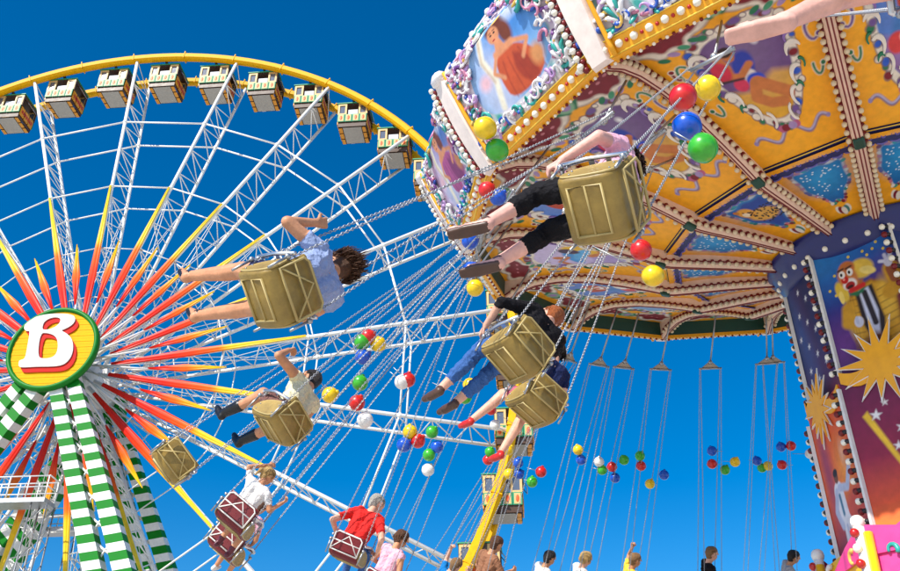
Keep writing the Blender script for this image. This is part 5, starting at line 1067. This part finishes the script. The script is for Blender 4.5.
rider('B', 'rider in pale pink shirt and black cropped leggings, legs stretched out', PK, BK, LBR, 'pink', 'brown', 'long', leg=1.45, knL=(.42, .09, .02), knR=(.42, -.15, .02), anL=(.62, .06, -.30), anR=(.62, -.18, -.30), bare=1, toe=(.85, 0, -.2), lean=-.05, bust=1, sleeve=.5, elL=(.06, .30, .26), wrL=(.27, .23, .14), elR=(.06, -.28, .28), wrR=(.27, -.18, .16))
rider('C', 'brown-haired rider in pale blue top and dark shorts with black sandals', BL_, NV, LB, 'tan', 'brown', 'blown', leg=.55, knL=(.42, .12, .06), knR=(.42, -.12, .04), anL=(.88, .13, .0), anR=(.88, -.13, -.04), bare=1, s=1.1, toe=(.8, 0, .45), lean=-.28, side=-.14, sleeve=.3, bust=1, elL=(.22, .32, .36), wrL=(.22, .24, .58), hnL=(1, 0, 0), elR=(.22, -.28, .26), wrR=(.38, -.22, .14))
rider('D', 'rider in cream vest, dusky shorts and black boots with one arm raised', CRM, BRS, LB, 'tan', 'dark', 'short', leg=.72, knL=(.43, .08, .12), knR=(.38, -.24, .06), anL=(.80, -.02, -.16), anR=(.70, -.32, -.20), boot=.55, lean=-.5, side=-.2, s=1.02, sleeve=.12, toe=(.7, 0, .3), elL=(.20, .42, .34), wrL=(.34, .30, .52), hnL=(0, -1, 0), elR=(.24, -.34, .22), wrR=(.36, -.26, .12))
rider('E', 'auburn-haired rider in black shirt, turned-up blue jeans and brown shoes', BK, JE, LBR, 'fair', 'auburn', 'short', leg=1.72, knL=(.42, .12, .05), knR=(.42, -.08, .05), anL=(.64, .12, -.36), anR=(.66, -.06, -.32), lean=-.15, side=-.22, belly=1, sleeve=1.1, toe=(.9, 0, -.1), elL=(.10, .32, .28), wrL=(.30, .24, .16), elR=(.14, -.32, .24), wrR=(.30, -.24, .12))
rider('E2', 'bare-legged rider in rose skirt and red shoes', NV, RSK, LR, 'fair', 'dark', 'bob', leg=.6, knL=(.42, .18, .04), knR=(.36, -.10, -.06), anL=(.64, .26, -.30), anR=(.44, -.10, -.50), toe=(.8, 0, .0), lean=-.1, s=.92)
rider('F', 'blond girl in white T-shirt with one arm raised to the chain', WH, RSK, LG, 'tan', 'blond', 'pony', leg=.35, s=.74, boot=.25, knL=(.36, .10, -.06), knR=(.36, -.12, -.06), anL=(.44, .10, -.44), anR=(.42, -.14, -.46), look=(.7, -.7, 0), sleeve=.55, side=.12, elL=(.0, .38, .60), wrL=(.08, .20, .80), hnL=(1, 0, 0), elR=(.02, -.30, .30), wrR=(.14, -.34, .52))
rider('F2', 'rider with white sneakers seated beside the girl in white', PK, BRS, LW, 'tan', 'brown', 'short', leg=.5, s=.76, knL=(.36, .10, -.04), knR=(.36, -.12, -.04), anL=(.50, .12, -.40), anR=(.52, -.10, -.40))
rider('G', 'grey-haired man in red polo shirt and blue jeans', RD, JE, LBR, 'fair', 'grey', 'short', leg=1.95, belly=1, lean=-.32, look=(.8, -.55, 0), sleeve=.62, s=.98, elL=(-.04, .35, .22), wrL=(.16, .30, .10), elR=(-.04, -.35, .22), wrR=(.14, -.30, .10))
rider('G2', 'brown-haired woman in pale pink sleeveless top', PK, GNC, LW, 'tan', 'brown', 'bob', leg=.8, sleeve=.02, look=(.8, -.5, 0), elL=(-.02, .28, .22), elR=(-.04, -.29, .22))
rider('H1', 'fair rider in bright blue shirt with both arms raised', AZ, NV, LB, 'fair', 'light', 'short', look=(1, .1, 0), elL=(.10, .34, .56), wrL=(.05, .30, .80), elR=(.10, -.34, .50), wrR=(.12, -.28, .72), sleeve=.6, s=1.08)
rider('H2', 'brown-haired rider in brown shirt', BRN, JE, LB, 'tan', 'brown', 'short', sleeve=.7, leg=1.9, elR=(.10, -.3, .30), wrR=(.34, -.24, .36), lean=-.05, s=1.08)
rider('H3', 'dark-haired rider in white shirt', WH, JE, LB, 'tan', 'dark', 'short', sleeve=.8, leg=1.9, s=1.08)
rider('H4', 'blonde rider in white shirt', WH, NV, LB, 'fair', 'blond', 'bob', sleeve=.5, leg=1.9, s=1.08)
rider('H5', 'rider in yellow shirt with one hand raised above the head', YL, NV, LB, 'tan', 'light', 'short', sleeve=.5, leg=1.9, elL=(.06, .28, .66), wrL=(.02, .12, .86), hdL=(0, 0, 1), s=1.08)
rider('H6', 'fair-haired rider in black shirt', BK, JE, LB, 'fair', 'light', 'short', sleeve=.9, leg=1.9, lean=-.05, s=1.08)
rider('H7', 'dark-haired rider in grey sweater leaning forward', GY_, JE, LB, 'tan', 'dark', 'short', sleeve=1.9, leg=1.9, lean=-.22, belly=1, s=1.08)
